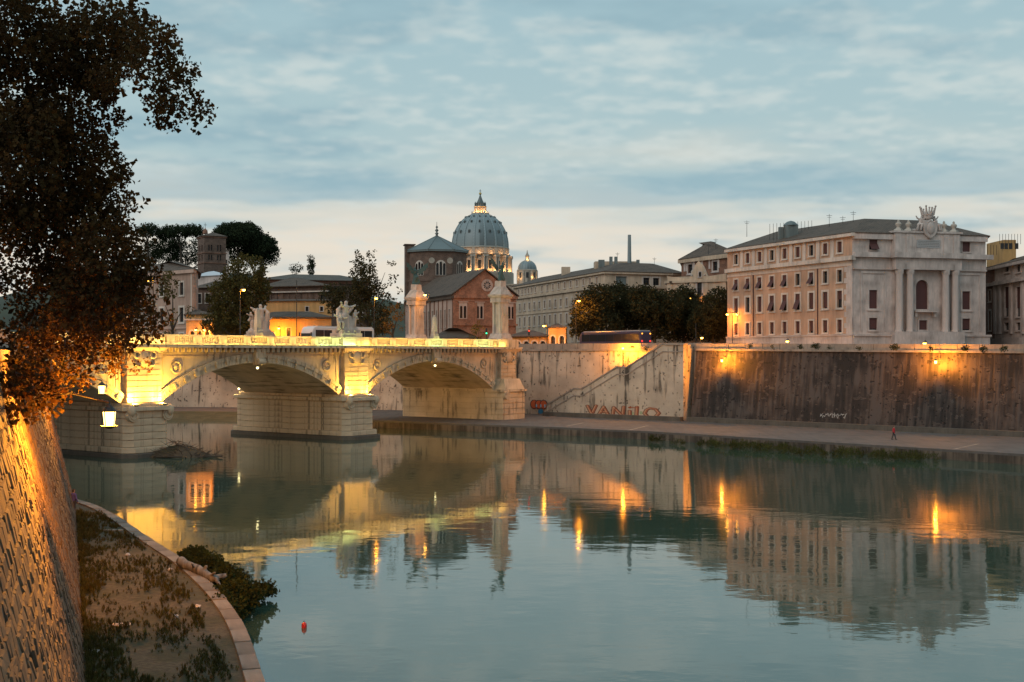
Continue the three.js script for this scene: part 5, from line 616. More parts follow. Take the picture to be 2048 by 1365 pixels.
// ------------------------------------------------------------------ hill and trees
{ const g = new THREE.PlaneGeometry(520, 300, 52, 30); g.rotateX(-Math.PI / 2); const p = g.attributes.position; for (let i = 0; i < p.count; i++) { const x = p.getX(i), z = p.getZ(i), q = Math.exp(-((x / 150) ** 2) - (((z + 40) / 95) ** 2)); p.setY(i, q * 44 + (fbm(x * 0.03 + 9, z * 0.03 + 4, 3) - 0.5) * 5 * q - 3); } g.computeVertexNormals(); g.translate(-160, GND, -560); struct('hill', g, M([0.05, 0.06, 0.03], { map: dirtTex })); }
function leafGeo(size, n, spread, seed, fold = 0.25, wide = 0.5, up = 0.7) {        // a sprig: n separate leaves, two faces each, round a short stem
  const r = rng(seed), pos = [], uv = [];
  for (let i = 0; i < n; i++) {
    const c = V(r() - 0.5, r() - 0.5, r() - 0.5).multiplyScalar(2 * spread), d = V(r() - 0.5, (r() - up), r() - 0.5).normalize(), s = V(r() - 0.5, r() - 0.5, r() - 0.5).cross(d).normalize(), k = size * (0.7 + 0.6 * r()), nn = d.clone().cross(s);
    const tip = c.clone().addScaledVector(d, k), mid = c.clone().addScaledVector(d, k * 0.45), a = mid.clone().addScaledVector(s, k * wide).addScaledVector(nn, k * fold), b = mid.clone().addScaledVector(s, -k * wide).addScaledVector(nn, k * fold);
    for (const q of [c, a, tip, c, tip, b]) { pos.push(q.x, q.y, q.z); uv.push(0, 0); }
  }
  const g = new THREE.BufferGeometry(); g.setAttribute('position', new THREE.Float32BufferAttribute(pos, 3)); g.setAttribute('uv', new THREE.Float32BufferAttribute(uv, 2)); g.computeVertexNormals(); return g;
}
const leafMat = (c, t = 0.3) => new THREE.MeshPhysicalMaterial({ color: C3(...c), roughness: 0.95, specularIntensity: 0.15, transmission: t, thickness: 0, side: THREE.DoubleSide });
const tm = new THREE.Matrix4(), tq = new THREE.Quaternion(), te = new THREE.Euler();
// blobs: [centre, rx, ry, rz]; sprigs fill them thinly, more at the rim
function crown(parent, name, blobs, per, geo, m, seed, tint = 0.5, hue = [1, 1, 1], edge = 0.4) {
  const r = rng(seed), list = [];
  for (const [c, rx, ry, rz] of blobs) { const n = Math.round(per * rx * ry * rz * 4.2); for (let i = 0; i < n; i++) { const d = V(r() * 2 - 1, r() * 2 - 1, r() * 2 - 1); if (d.lengthSq() > 1) { i--; continue; } const L = d.length(); if (L < 0.55 && r() < 0.45) continue; const p = V(c.x + d.x * rx, c.y + d.y * ry, c.z + d.z * rz); const nz = fbm(p.x * 0.55 / geo.userData.k + 50, (p.y + p.z * 0.7) * 0.55 / geo.userData.k + 80, 3); if (nz < edge + (L > 0.75 ? (L - 0.75) * 0.5 : 0)) continue; list.push(p); } }
  const im = new THREE.InstancedMesh(geo, m, list.length); im.name = name; shade(im); const col = new THREE.Color();
  list.forEach((p, i) => { const s = 0.6 + 0.85 * r() * r() + 0.1 * r(); tm.compose(p, tq.setFromEuler(te.set(r() * 6.3, r() * 6.3, r() * 6.3)), V(s, s, s)); im.setMatrixAt(i, tm); const k = 1 - tint / 2 + tint * r(), w = r(); col.setRGB(k * mix(1, hue[0], w), k * mix(1, hue[1], w), k * mix(1, hue[2], w)); im.setColorAt(i, col); });
  im.userData.kind = 'stuff'; parent.add(im); return im;
}
const sprig = (size, n, spread, seed, k = 1) => { const g = leafGeo(size, n, spread, seed); g.userData.k = k; return g; };
const farSprig = sprig(0.34, 12, 0.55, 3, 2), midSprig = sprig(0.26, 10, 0.45, 4, 1.6), pineSprig = sprig(0.5, 14, 0.7, 6, 2.5);
function limbs(parent, base, heads, r0, m = mats.bark) { // trunk and branches towards the crown's blobs
  const top = V(base.x, 0, base.z); top.y = mix(base.y, Math.min(...heads.map((h) => h.y)), 0.75) + 0.1; const c = heads.reduce((s, h) => s.add(h), V(0, 0, 0)).multiplyScalar(1 / heads.length); top.x = mix(base.x, c.x, 0.4); top.z = mix(base.z, c.z, 0.4);
  part('trunk', tube(base.toArray(), top.toArray(), r0, r0 * 0.65, 9), m, parent); const b = []; for (const h of heads) { const mid = top.clone().lerp(h, 0.5).add(V(0, 0.12 * top.distanceTo(h), 0)); b.push(tube(top.toArray(), mid.toArray(), r0 * 0.5, r0 * 0.32, 6), tube(mid.toArray(), h.toArray(), r0 * 0.32, r0 * 0.1, 5)); } part('branches', join(b), m, parent);
}
function tree(name, label, category, D, base, px, o = {}) { // px: [x, y, rx, ry] in photo pixels at that depth
  const t = thing(name, label, category, [0, 0, 0], 0, o.group), k = D / F, blobs = px.map(([x, y, rx, ry], i) => [P(x, y, D + (i % 3 - 1) * rx * k * 0.3), rx * k, ry * k, Math.max(rx, ry) * k * 0.9]);
  limbs(t, P(base, HY - (GND - EYE) / k, D).setY(o.ground ?? GND), blobs.map((b) => b[0]), o.r || 0.35); crown(t, 'crown', blobs, o.per || 0.9, o.geo || farSprig, o.m || leafMat([0.06, 0.065, 0.025]), o.seed || 1, 0.7, o.hue || [1.2, 1, 0.8], o.edge ?? 0.36); return t;
}
const oak = leafMat([0.038, 0.040, 0.020], 0.15), plane1 = leafMat([0.085, 0.075, 0.025], 0.3), autumn = leafMat([0.20, 0.10, 0.02], 0.35), pine = leafMat([0.022, 0.034, 0.018], 0.1);
[[1185, [[1180, 630, 40, 48], [1200, 600, 38, 34], [1165, 655, 26, 30], [1210, 650, 36, 36]]], [1250, [[1245, 612, 44, 42], [1232, 582, 30, 20], [1258, 645, 40, 36], [1275, 620, 34, 36], [1215, 618, 30, 34]]], [1310, [[1300, 610, 42, 36], [1285, 588, 30, 20], [1318, 645, 40, 38], [1335, 615, 34, 36]]], [1368, [[1362, 620, 42, 42], [1372, 590, 26, 20], [1375, 652, 36, 32], [1398, 622, 34, 34], [1340, 650, 34, 34]]], [1425, [[1420, 630, 36, 38], [1432, 596, 24, 22], [1428, 655, 34, 28], [1405, 648, 30, 34], [1448, 625, 28, 30]]], [1462, [[1458, 605, 26, 28], [1470, 625, 20, 22], [1455, 645, 22, 30]]]].forEach(([b, px], i) => tree('holm_oak', ['dense dark holm oak at the end of the row beside the lit gatehouse', 'dense dark holm oak above the parked coach front', 'dense dark holm oak above the parked coach tail', 'dense dark holm oak below the church gable', 'dense dark holm oak beside the double street lamp', 'loose holm oak against the peach palace flank'][i], 'tree', 238 + (i % 2) * 6, b, px, { seed: 20 + i, m: oak, per: 2.0, group: 'oaks along the riverside street', edge: i === 5 ? 0.36 : 0.22 }));
tree('plane_tree', 'leafy plane tree left of the orange lit sculpture group', 'tree', 232, 470, [[485, 545, 46, 42], [455, 600, 42, 46], [505, 590, 36, 50], [440, 640, 40, 30], [490, 645, 44, 26]], { seed: 31, m: plane1, per: 1.8, edge: 0.3, group: 'plane trees behind the bridge' });
tree('plane_tree', 'tall ragged plane tree left of the octagonal tower', 'tree', 236, 745, [[735, 560, 40, 36], [770, 545, 24, 30], [715, 515, 16, 16], [738, 502, 12, 12], [700, 600, 44, 34], [770, 595, 42, 40], [740, 640, 50, 34], [660, 600, 24, 30]], { seed: 32, m: leafMat([0.055, 0.052, 0.024], 0.3), per: 1.5, group: 'plane trees behind the bridge', edge: 0.4 });
tree('plane_tree', 'thin plane tree in front of the pink house', 'tree', 225, 345, [[345, 570, 34, 34], [330, 610, 30, 34], [365, 620, 26, 36], [340, 650, 40, 22]], { seed: 33, m: plane1, per: 0.9, group: 'plane trees behind the bridge', edge: 0.46 });
tree('autumn_tree', 'small orange autumn tree beside the stone pylon', 'tree', 226, 785, [[785, 640, 26, 34], [770, 662, 24, 18], [800, 625, 14, 22]], { seed: 34, m: autumn, per: 0.9, geo: midSprig });
tree('yellow_shrub', 'round yellow green shrub below the gabled brick hall', 'shrub', 240, 957, [[957, 662, 17, 20], [950, 672, 14, 12]], { seed: 35, m: leafMat([0.14, 0.11, 0.02]), per: 1.2, geo: midSprig, r: 0.15 });
[[297, [[297, 462, 24, 13], [288, 458, 14, 9]], 'small umbrella pine on the hill beside the foreground tree'], [365, [[350, 464, 32, 12], [385, 462, 26, 11], [330, 470, 20, 10]], 'wide umbrella pine on the hill behind the bell tower'], [478, [[470, 470, 46, 24], [490, 462, 34, 16], [450, 482, 26, 16]], 'broad domed umbrella pine right behind the bell tower'], [522, [[520, 490, 34, 22], [538, 505, 20, 16], [505, 500, 30, 20]], 'rounded umbrella pine at the hill end']].forEach(([b, px, lab], i) => tree('umbrella_pine', lab, 'tree', 452 + i * 4, b, px, { seed: 40 + i, m: pine, geo: pineSprig, per: 1.1, ground: 38, r: 0.6, group: 'umbrella pines on the hill', edge: 0.18 }));
tree('hill_grove', 'dark mass of shrubs under the umbrella pines', 'shrub', 470, 350, [[330, 500, 40, 26], [370, 505, 36, 28], [300, 510, 30, 24], [480, 515, 50, 18], [530, 520, 30, 12]], { seed: 47, m: pine, geo: pineSprig, per: 0.4, ground: 30, r: 0.5, edge: 0.3 });
tree('round_tree', 'small round tree on the skyline beside the cypress', 'tree', 420, 592, [[592, 537, 15, 11]], { seed: 48, m: pine, geo: farSprig, per: 1.2, ground: 30, r: 0.3 });
tree('cypress', 'narrow dark cypress on the skyline above the long grey roof', 'tree', 420, 622, [[622, 520, 6, 9], [622, 530, 7, 11], [622, 540, 7, 12]], { seed: 49, m: pine, geo: farSprig, per: 3, ground: 30, r: 0.25, edge: 0.2 });
{ // the foreground plane tree, hanging over the left wall
  const t = thing('foreground_plane_tree', 'huge dark plane tree with browning leaves overhanging the river wall', 'tree'), D = 46, k = D / F;
  const px = [[40, 60, 150, 120], [170, 80, 120, 100], [255, 60, 60, 60], [300, 95, 62, 55], [345, 150, 44, 52], [270, 170, 90, 62], [330, 215, 50, 42], [400, 212, 26, 26], [385, 235, 18, 14], [120, 220, 130, 110], [30, 330, 130, 150], [170, 330, 84, 90], [215, 400, 52, 56], [262, 402, 18, 15], [110, 450, 130, 100], [210, 500, 72, 76], [265, 540, 44, 50], [60, 590, 130, 90], [190, 600, 100, 70], [268, 615, 40, 40], [130, 680, 120, 46], [235, 690, 62, 40], [245, 735, 44, 26], [40, 700, 80, 60], [150, 745, 60, 34], [60, 780, 60, 34], [20, 810, 34, 30], [100, 800, 26, 26], [-120, 200, 160, 200], [-120, 550, 140, 180], [285, 655, 46, 50], [272, 575, 46, 60], [200, 665, 110, 70], [255, 722, 58, 34], [180, 560, 90, 80], [120, 740, 90, 40], [30, 745, 60, 40, 37.5], [70, 770, 46, 34, 38], [20, 790, 40, 34, 36.5], [95, 800, 26, 24, 40], [45, 825, 30, 20, 37]];
  const blobs = px.map(([x, y, rx, ry, dd], i) => [P(x, y, dd ?? D + ((i * 7) % 5 - 2) * 0.9), rx * k, ry * k, dd ? 0.9 : Math.max(1.2, Math.min(rx, ry) * k * 1.4)]);
  const g1 = sprig(0.17, 13, 0.34, 11, 1.3), base = V(-24.5, 12.6, -47); const heads = blobs.map((b) => b[0]);
  part('trunk', join([tube(base.toArray(), [-23.5, 16.5, -46.6], 0.6, 0.48, 12), tube([-23.5, 16.5, -46.6], [-21.5, 21, -46.2], 0.46, 0.34, 10)]), mats.bark, t);
  const nodes = [[V(-23.3, 16.8, -46.6), 0.2], [V(-21.6, 20.8, -46.2), 0.17]], br = [], rb = rng(8); for (const h of [...heads].sort((a, b) => a.distanceTo(nodes[0][0]) - b.distanceTo(nodes[0][0]))) { let best = nodes[0]; for (const n of nodes) if (n[0].distanceTo(h) < best[0].distanceTo(h)) best = n; const f = best[0], L = f.distanceTo(h), r0 = Math.max(0.03, best[1] * 0.75), mid = f.clone().lerp(h, 0.5).add(V((rb() - 0.5) * 0.2 * L, (0.05 + 0.2 * rb()) * L, (rb() - 0.5) * 0.3 * L)); br.push(tube(f.toArray(), mid.toArray(), r0, r0 * 0.75, 6), tube(mid.toArray(), h.toArray(), r0 * 0.75, r0 * 0.5, 5)); nodes.push([h, r0 * 0.6]); } part('branches', join(br), mats.bark, t);
  crown(t, 'crown', blobs, 10.5, g1, leafMat([0.046, 0.031, 0.011], 0.4), 77, 0.9, [1.5, 0.95, 0.5], 0.37);
}
// ------------------------------------------------------------------ lamps
function streetLamp(label, px, py, polePx, D, power, o = {}) {
  const c = P(px, py, D), pole = Xat(polePx, D), g = o.ground ?? GND, t = thing('street_lamp', label, 'lamp', [pole, g, -D], 0, o.group), top = c.y - g, dx = c.x - pole;
  part('pole', join([tube([0, 0, 0], [0, 1.1, 0], 0.14, 0.1, 10), tube([0, 1.1, 0], [0, top + 0.35, 0], 0.085, 0.055, 8)]), mats.iron, t);
  const heads = o.double ? [dx, -dx] : [dx];
  for (const x of heads) { const s = Math.sign(x) || 1; part('arm', join([tube([0, top + 0.3, 0], [x * 0.6, top + 0.5, 0], 0.045), tube([x * 0.6, top + 0.5, 0], [x, top + 0.28, 0], 0.04)]), mats.iron, t); const hd = part('lamp_head', moved(lathe([[0.03, 0.3], [0.2, 0.22], [0.27, 0.08], [0.27, 0.04]], 12), x, top, 0), mats.iron, t); part('lamp_globe', new THREE.SphereGeometry(0.24, 12, 10).scale(1, 0.85, 1).translate(x, top, 0), sodiumGlow, hd); const l = new THREE.PointLight(SODIUM, power); l.position.set(x, top, 0); l.shadow.radius = 8; l.castShadow = true; t.add(l); }
}
const deck = 13.5;
streetLamp('street lamp with a slender post left of the orange sculpture group', 487, 580, 480, 172, 200, { ground: deck });
streetLamp('street lamp in front of the ragged plane tree', 752, 597, 748, 202, 200, { ground: deck });
streetLamp('street lamp between the left pylon and the pink hall side', 850, 590, 859, 214, 70, { ground: deck });
streetLamp('street lamp shining through the foreground tree edge', 295, 560, 306, 156, 200, { ground: deck });
streetLamp('street lamp lighting the first dark oak by the coach', 1158, 602, 1152, 231, 330);
streetLamp('double headed street lamp in front of the peach palace flank', 1455, 629, 1465, 226, 170, { double: true });
streetLamp('low street lamp in front of the rounded gatehouse', 1088, 652, 1094, 236, 320);
streetLamp('low lamp in front of the ochre lodge, brighter of its pair', 391, 660, 394, 237, 200); streetLamp('low lamp in front of the ochre lodge, dimmer of its pair', 407, 660, 405, 238, 120);
streetLamp('low lamp before the ochre house, next to the sculpture group', 533, 658, 536, 236, 330); streetLamp('low lamp before the ochre house door', 557, 657, 560, 236, 330);
streetLamp('street lamp glowing through the oaks below the church gable', 1380, 596, 1376, 249, 150); streetLamp('low street lamp behind the oak trunks by the stair top', 1404, 676, 1401, 222, 110);
streetLamp('low street lamp behind the wall parapet lighting the peach flank foot', 1575, 683, 1578, 197, 170); streetLamp('low street lamp behind the wall parapet lighting the column front foot', 1850, 687, 1853, 178, 170);
{ // lamp on the stair landing, wall lanterns on both banks
  const D = 208.6, c = P(1246, 697, D), t = thing('stair_lamp', 'lamp on a thin post on the stair landing', 'lamp', [c.x, Hat(738, D), c.z]); const H = c.y - t.position.y; part('post', tube([0, -0.5, 0], [0, H - 0.2, 0], 0.07, 0.05), mats.iron, t); part('lamp_globe', new THREE.SphereGeometry(0.22, 12, 10).translate(0, H, 0), sodiumGlow, t); part('lamp_cap', new THREE.ConeGeometry(0.26, 0.2, 10).translate(0, H + 0.24, 0), mats.iron, t); const l = new THREE.PointLight(SODIUM, 480); l.position.set(0, H, 0); l.shadow.radius = 8; l.castShadow = true; t.add(l);
  const wallLamp = (label, p, back, size, power, n) => { const q = thing('wall_lantern', label, 'lantern', p.toArray(), 0, n); const s = size, ar = back.clone(); part('bracket', join([tube([0, 0.55 * s + 0.1, 0], [ar.x * 0.5, 0.75 * s + 0.25, ar.z * 0.5], 0.04), tube([ar.x * 0.5, 0.75 * s + 0.25, ar.z * 0.5], [ar.x, 0.5, ar.z], 0.05), tube([0, 0.3 * s, 0], [0, 0.58 * s + 0.1, 0], 0.03)]), mats.iron, q); part('lamp_glass', new THREE.CylinderGeometry(0.26 * s, 0.2 * s, 0.54 * s, 8), glowMat(C3(1, 0.62, 0.16), s > 0.8 ? 7 : 8), q); { const fr = []; for (let i = 0; i < 4; i++) { const a = i * Math.PI / 2 + 0.4; fr.push(tube([Math.cos(a) * 0.21 * s, -0.28 * s, Math.sin(a) * 0.21 * s], [Math.cos(a) * 0.275 * s, 0.28 * s, Math.sin(a) * 0.275 * s], 0.018, 0.018, 5)); } part('lantern_frame', join(fr), mats.iron, q); } part('lantern_roof', lathe([[0.31 * s, 0.28 * s], [0.2 * s, 0.42 * s], [0.06 * s, 0.56 * s], [0, 0.62 * s]], 8), mats.iron, q); part('lantern_foot', new THREE.CylinderGeometry(0.34 * s, 0.1 * s, 0.12 * s, 8).translate(0, -0.34 * s, 0), mats.iron, q); const l2 = new THREE.PointLight(SODIUM, power); l2.shadow.radius = 8; l2.castShadow = true; q.add(l2); };
  wallLamp('wall lantern on the dark river wall beside the stairway', P(1444, 722, 194.7), V(1.1, 0, -1.6), 0.75, 560, 'lanterns on the right bank wall'); wallLamp('wall lantern on the dark river wall below the column front', P(1872, 725, 169.8), V(1.1, 0, -1.6), 0.75, 560, 'lanterns on the right bank wall');
  wallLamp('large glowing lantern bracketed out from the rough block wall', P(218, 838, 43), V(-3.2, 0, -1.0), 0.9, 1100); wallLamp('second lantern hanging off the block wall by the leaf tips', P(203, 780, 77), V(-3.2, 0, -1.0), 0.9, 600);
}
// ------------------------------------------------------------------ vehicles
function coach(label, pos, turn, L, H, body, opts = {}) {
  const t = thing('coach', label, 'bus', pos, turn), w = 1.27, sh = new THREE.Shape(); const r = 0.35; sh.moveTo(-L / 2, 0.35); sh.lineTo(L / 2, 0.35); sh.lineTo(L / 2, H - r); sh.quadraticCurveTo(L / 2, H, L / 2 - r, H); sh.lineTo(-L / 2 + 0.9, H); sh.quadraticCurveTo(-L / 2 + 0.2, H, -L / 2 + 0.05, H - 1.1); sh.lineTo(-L / 2, 0.35);
  part('body', moved(extr(sh, 2 * w - 0.2, 0.1), 0, 0, -w + 0.1), body, t); part('roof_panel', bx(-L / 2 + 1.2, L / 2 - 0.3, H + 0.1, H + 0.22, -w + 0.1, w - 0.1), opts.roof || mats.palace, t);
  const n = 7; for (const z of [-1, 1]) for (let i = 0; i < n; i++) { const a = -L / 2 + 0.7 + i * (L - 1.1) / n; part('side_window', bx(a + 0.03, a + (L - 1.1) / n - 0.03, H * 0.5, H - 0.42, z > 0 ? w : -w - 0.012, z > 0 ? w + 0.012 : -w), mats.pane, t); }
  part('windscreen', bx(-L / 2 - 0.12, -L / 2 - 0.06, H * 0.42, H - 0.95, -w + 0.2, w - 0.2), mats.pane, t); for (const x of [-L / 2 + 2.4, L / 2 - 3]) for (const z of [-w + 0.05, w - 0.3]) { const wh = part('wheel', new THREE.CylinderGeometry(0.5, 0.5, 0.28, 18).rotateX(Math.PI / 2).translate(x, 0.5, z + 0.14), mats.iron, t); part('rim', new THREE.CylinderGeometry(0.27, 0.27, 0.31, 14).rotateX(Math.PI / 2).translate(x, 0.5, z + 0.14), mats.lead, wh); }
  for (const z of [-0.95, 0.95]) { part('tail_light', bx(L / 2 + 0.1, L / 2 + 0.13, 1.6, 1.9, z - 0.12, z + 0.12), glowMat(C3(1, 0.03, 0.02), opts.lit ? 2.5 : 0.3), t); part('roof_marker_light', bx(L / 2 + 0.1, L / 2 + 0.14, H - 0.5, H - 0.3, z - 0.12, z + 0.12), glowMat(C3(1, 0.32, 0.03), opts.lit ? 4 : 0.2), t); part('headlight', bx(-L / 2 - 0.14, -L / 2 - 0.08, 0.8, 1.05, z - 0.2, z + 0.2), mats.lead, t); part('mirror', bx(-L / 2 - 0.35, -L / 2 - 0.15, H - 1.4, H - 0.8, z * 1.35 - 0.08, z * 1.35 + 0.08), mats.iron, t); }
}
{ const a = P(1166, 690, 232), b = P(1296, 690, 216); coach('dark blue coach with a pale roof parked under the oaks', [(a.x + b.x) / 2, 12.95, (a.z + b.z) / 2], Math.atan2(-(b.z - a.z), b.x - a.x), Math.hypot(b.x - a.x, b.z - a.z) * 0.94, 3.5, M([0.03, 0.03, 0.07], { roughness: 0.35 }), { lit: true });
  const w = toWorld(SP + 9.5, 13.5, -12); coach('white city bus crossing the bridge behind the marble group', [w.x, w.y, w.z], BTURN, 14, 3.05, M([0.62, 0.58, 0.56], { roughness: 0.35 }), { roof: mats.trim }); }
function trafficLight(label, px, py, D, k) { const c = P(px, py, D), t = thing('traffic_light', label, 'traffic light', [c.x, 13, c.z]), h = c.y - 13; part('pole', tube([0, 0, 0], [0, h + 1, 0], 0.06), mats.iron, t); part('housing', bx(-0.17, 0.17, h - 0.25 - (k === 'red' ? 0.62 : 0), h + 0.95 - (k === 'red' ? 0.62 : 0), 0.06, 0.26), mats.iron, t); part('signal_lens', new THREE.SphereGeometry(0.14, 12, 8).scale(1, 1, 0.5).translate(0, h, 0.27), glowMat(k === 'red' ? C3(1, 0.05, 0.02) : C3(0.05, 1, 0.35), 3), t); }
trafficLight('traffic light showing green between shrub and pylon', 973, 667, 226, 'green'); trafficLight('traffic light showing red by the low orange annexe', 1058, 662, 236, 'red');
for (const [x, y, lab] of [[593, 560, 'tall thin flagpole in front of the ochre house'], [1392, 640, 'thin pole at the top of the stairway']]) { const D = x < 700 ? 186 : 212, c = P(x, y, D); const t = thing('pole', lab, 'pole', [c.x, GND + (x < 700 ? 0.6 : 0), c.z]); part('shaft', tube([0, 0, 0], [0, c.y - GND - 0.6, 0], 0.09, 0.06, 7), mats.iron, t); part('foot', new THREE.CylinderGeometry(0.16, 0.2, 0.5, 8).translate(0, 0.25, 0), mats.iron, t); }
// ------------------------------------------------------------------ people
function person(label, pos, turn, jacket, trousers, step) {
  const t = thing('person', label, 'person', pos, turn), a = step;
  const leg = (k, s) => [[[k * 0.09, 0.92, 0], [k * 0.1, 0.5, s * 0.5 + 0.03], 0.085, 0.06], [[k * 0.1, 0.5, s * 0.5 + 0.03], [k * 0.1, 0.09, s * 0.9], 0.058, 0.042], [[k * 0.1, 0.045, s * 0.9 - 0.03], [k * 0.105, 0.04, s * 0.9 + 0.16], 0.045, 0.035]];
  const arm = (k, s) => [[[k * 0.19, 1.42, 0], [k * 0.25, 1.14, -s * 0.25], 0.052, 0.042], [[k * 0.25, 1.14, -s * 0.25], [k * 0.23, 0.92, -s * 0.35 + 0.12], 0.04, 0.032]];
  const fingers = (k, s) => { const w = [k * 0.23, 0.9, -s * 0.35 + 0.13], o = [[w, [w[0], w[1] - 0.07, w[2] + 0.02], 0.03, 0.032]]; for (let i = 0; i < 4; i++) o.push([[w[0], w[1] - 0.08, w[2] - 0.015 + i * 0.02], [w[0] - k * 0.02, w[1] - 0.15 + Math.abs(i - 1.5) * 0.01, w[2] + 0.01 + i * 0.02], 0.009, 0.008]); o.push([[w[0], w[1] - 0.03, w[2] + 0.03], [w[0] - k * 0.02, w[1] - 0.08, w[2] + 0.07], 0.011, 0.009]); return o; };
  part('body', blob([[[0, 0.95, 0], [0, 1.3, 0], 0.12, 0.15], [[0, 1.45, 0], [0, 1.56, 0.01], 0.055, 0.05], [[0, 1.64, 0.02], [0, 1.69, 0.01], 0.085, 0.092], [[0, 1.6, 0.06], [0, 1.6, 0.07], 0.05, 0.045], [[0, 1.635, 0.1], [0, 1.62, 0.118], 0.014, 0.016], [[-0.09, 1.64, 0], [-0.095, 1.66, 0], 0.02, 0.02], [[0.09, 1.64, 0], [0.095, 1.66, 0], 0.02, 0.02], ...leg(1, a), ...leg(-1, -a), ...arm(1, a), ...arm(-1, -a), ...fingers(1, a), ...fingers(-1, -a)], 0.022, 0.03), M([0.36, 0.22, 0.16]), t);
  const fat = (l, d) => l.map(([p, q, r0, r1]) => [p, q, r0 + d, r1 + d]);
  part('jacket', blob([...fat([[[0, 0.92, 0], [0, 1.36, 0], 0.14, 0.155], [[-0.13, 1.4, 0], [0.13, 1.4, 0], 0.075, 0.075]], 0.02), ...fat(arm(1, a), 0.02), ...fat(arm(-1, -a), 0.02)], 0.025, 0.05), jacket, t); part('trousers', blob([...fat([...leg(1, a).slice(0, 2), ...leg(-1, -a).slice(0, 2)], 0.018), [[-0.06, 0.92, 0], [0.06, 0.92, 0], 0.13, 0.13]], 0.025, 0.04), trousers, t); part('hair', blob([[[0, 1.68, -0.03], [0, 1.72, 0], 0.098, 0.094]], 0.02, 0.02), M([0.03, 0.022, 0.018]), t); part('shoes', blob([...fat([leg(1, a)[2], leg(-1, -a)[2]], 0.012)], 0.014, 0.02), mats.iron, t);
}
{ const D = 11.3 * F / (880 - HY); person('person in a red jacket walking along the far quay', [Xat(1788, D), QUAY, -D], 0.9, M([0.42, 0.02, 0.025]), M([0.03, 0.03, 0.035]), 0.24); }
{ const D = 11.3 * F / (1030 - HY) ; person('person in a blue jacket standing on the path by the block wall', [Xat(146.5, D), QUAY, -D], 2.6, M([0.06, 0.05, 0.20]), M([0.03, 0.025, 0.03]), 0.06); }
// ------------------------------------------------------------------ waterside growth, driftwood, buoy, litter
{ const D = F * EYE / (1256 - HY), c = P(608, 1256, D), o = thing('red_buoy', 'small red buoy floating on the calm water', 'buoy', [c.x, 0, c.z]); part('float', lathe([[0, -0.16], [0.08, -0.14], [0.12, -0.02], [0.12, 0.12], [0.10, 0.2], [0.04, 0.24], [0, 0.25]], 14), M([0.45, 0.02, 0.02], { roughness: 0.4 }), o); part('ring', new THREE.TorusGeometry(0.035, 0.01, 6, 10).translate(0, 0.27, 0), mats.iron, o); }
const grassBlade = (() => { const g = leafGeo(0.34, 14, 0.13, 21, 0.02, 0.09, 1.3); g.userData.k = 0.8; return g; })(), bushLeaf = sprig(0.15, 12, 0.22, 22, 0.8);
const reed = leafMat([0.03, 0.038, 0.012], 0.25);
{ const bush = thing('waterside_bush', 'dense green bush growing off the kerb into the water', 'bush'), d = (y, h = 0.5) => (EYE - h) * F / (y - HY);
  const px = [[385, 1112, 26, 18, 0.8], [420, 1140, 34, 24, 0.9], [455, 1165, 40, 26, 0.6], [470, 1195, 46, 26, 0.6], [500, 1185, 38, 16, 0.4], [530, 1180, 22, 9, 0.4], [440, 1215, 36, 22, 0.6], [465, 1228, 26, 18, 0.3], [400, 1125, 34, 16, 0.7]];
  const blobs = px.map(([x, y, rx, ry, h]) => { const D = d(y + ry * 0.4, h); return [P(x, y, D), rx * D / F, ry * D / F, rx * D / F * 1.3]; }); crown(bush, 'foliage', blobs, 130, bushLeaf, reed, 91, 0.8, [1.2, 1.1, 0.6], 0.3);
  part('stems', join(blobs.map(([c]) => tube([c.x - 0.3, -0.2, c.z], [c.x, c.y, c.z], 0.03, 0.012, 5))), mats.bark, bush);
  const log = thing('driftwood_log', 'pale stripped tree trunk lying across the kerb and bush', 'log'), q = (x, y, h) => { const D = d(y, h); return P(x, y, D).toArray(); }; const lm = M([0.36, 0.32, 0.28], { map: barkTex, bumpMap: barkTex, bumpScale: 0.03 });
  part('trunk', blob([[q(366, 1127, 1.5), q(395, 1140, 1.45), 0.2, 0.24], [q(395, 1140, 1.45), q(425, 1158, 1.35), 0.24, 0.18], [q(425, 1158, 1.35), q(449, 1152, 1.4), 0.18, 0.12], [q(405, 1145, 1.45), q(412, 1134, 1.75), 0.13, 0.08], [q(362, 1124, 1.5), q(370, 1131, 1.5), 0.27, 0.22], [q(388, 1136, 1.5), q(383, 1128, 1.9), 0.09, 0.04], [q(430, 1158, 1.35), q(440, 1172, 1.2), 0.12, 0.06], [q(418, 1154, 1.4), q(430, 1146, 1.75), 0.1, 0.05], [q(366, 1124, 1.6), q(358, 1118, 1.7), 0.14, 0.07]], 0.045, 0.05), lm, log); }
function tuft(parent, list, m, seed, geo = grassBlade) { const r = rng(seed), im = new THREE.InstancedMesh(geo, m, list.length), col = new THREE.Color(); list.forEach((p, i) => { const s = (0.25 + 0.6 * r() * r()) * (geo === grassBlade ? 0.9 : 1.2); tm.compose(p, tq.setFromEuler(te.set(Math.PI + (r() - 0.5) * 0.8, r() * 6.3, (r() - 0.5) * 0.8)), V(s, s, s)); im.setMatrixAt(i, tm); const k = 0.55 + 0.8 * r(); col.setRGB(k * (1 + 0.4 * r()), k, k * 0.8); im.setColorAt(i, col); }); shade(im); return im; }
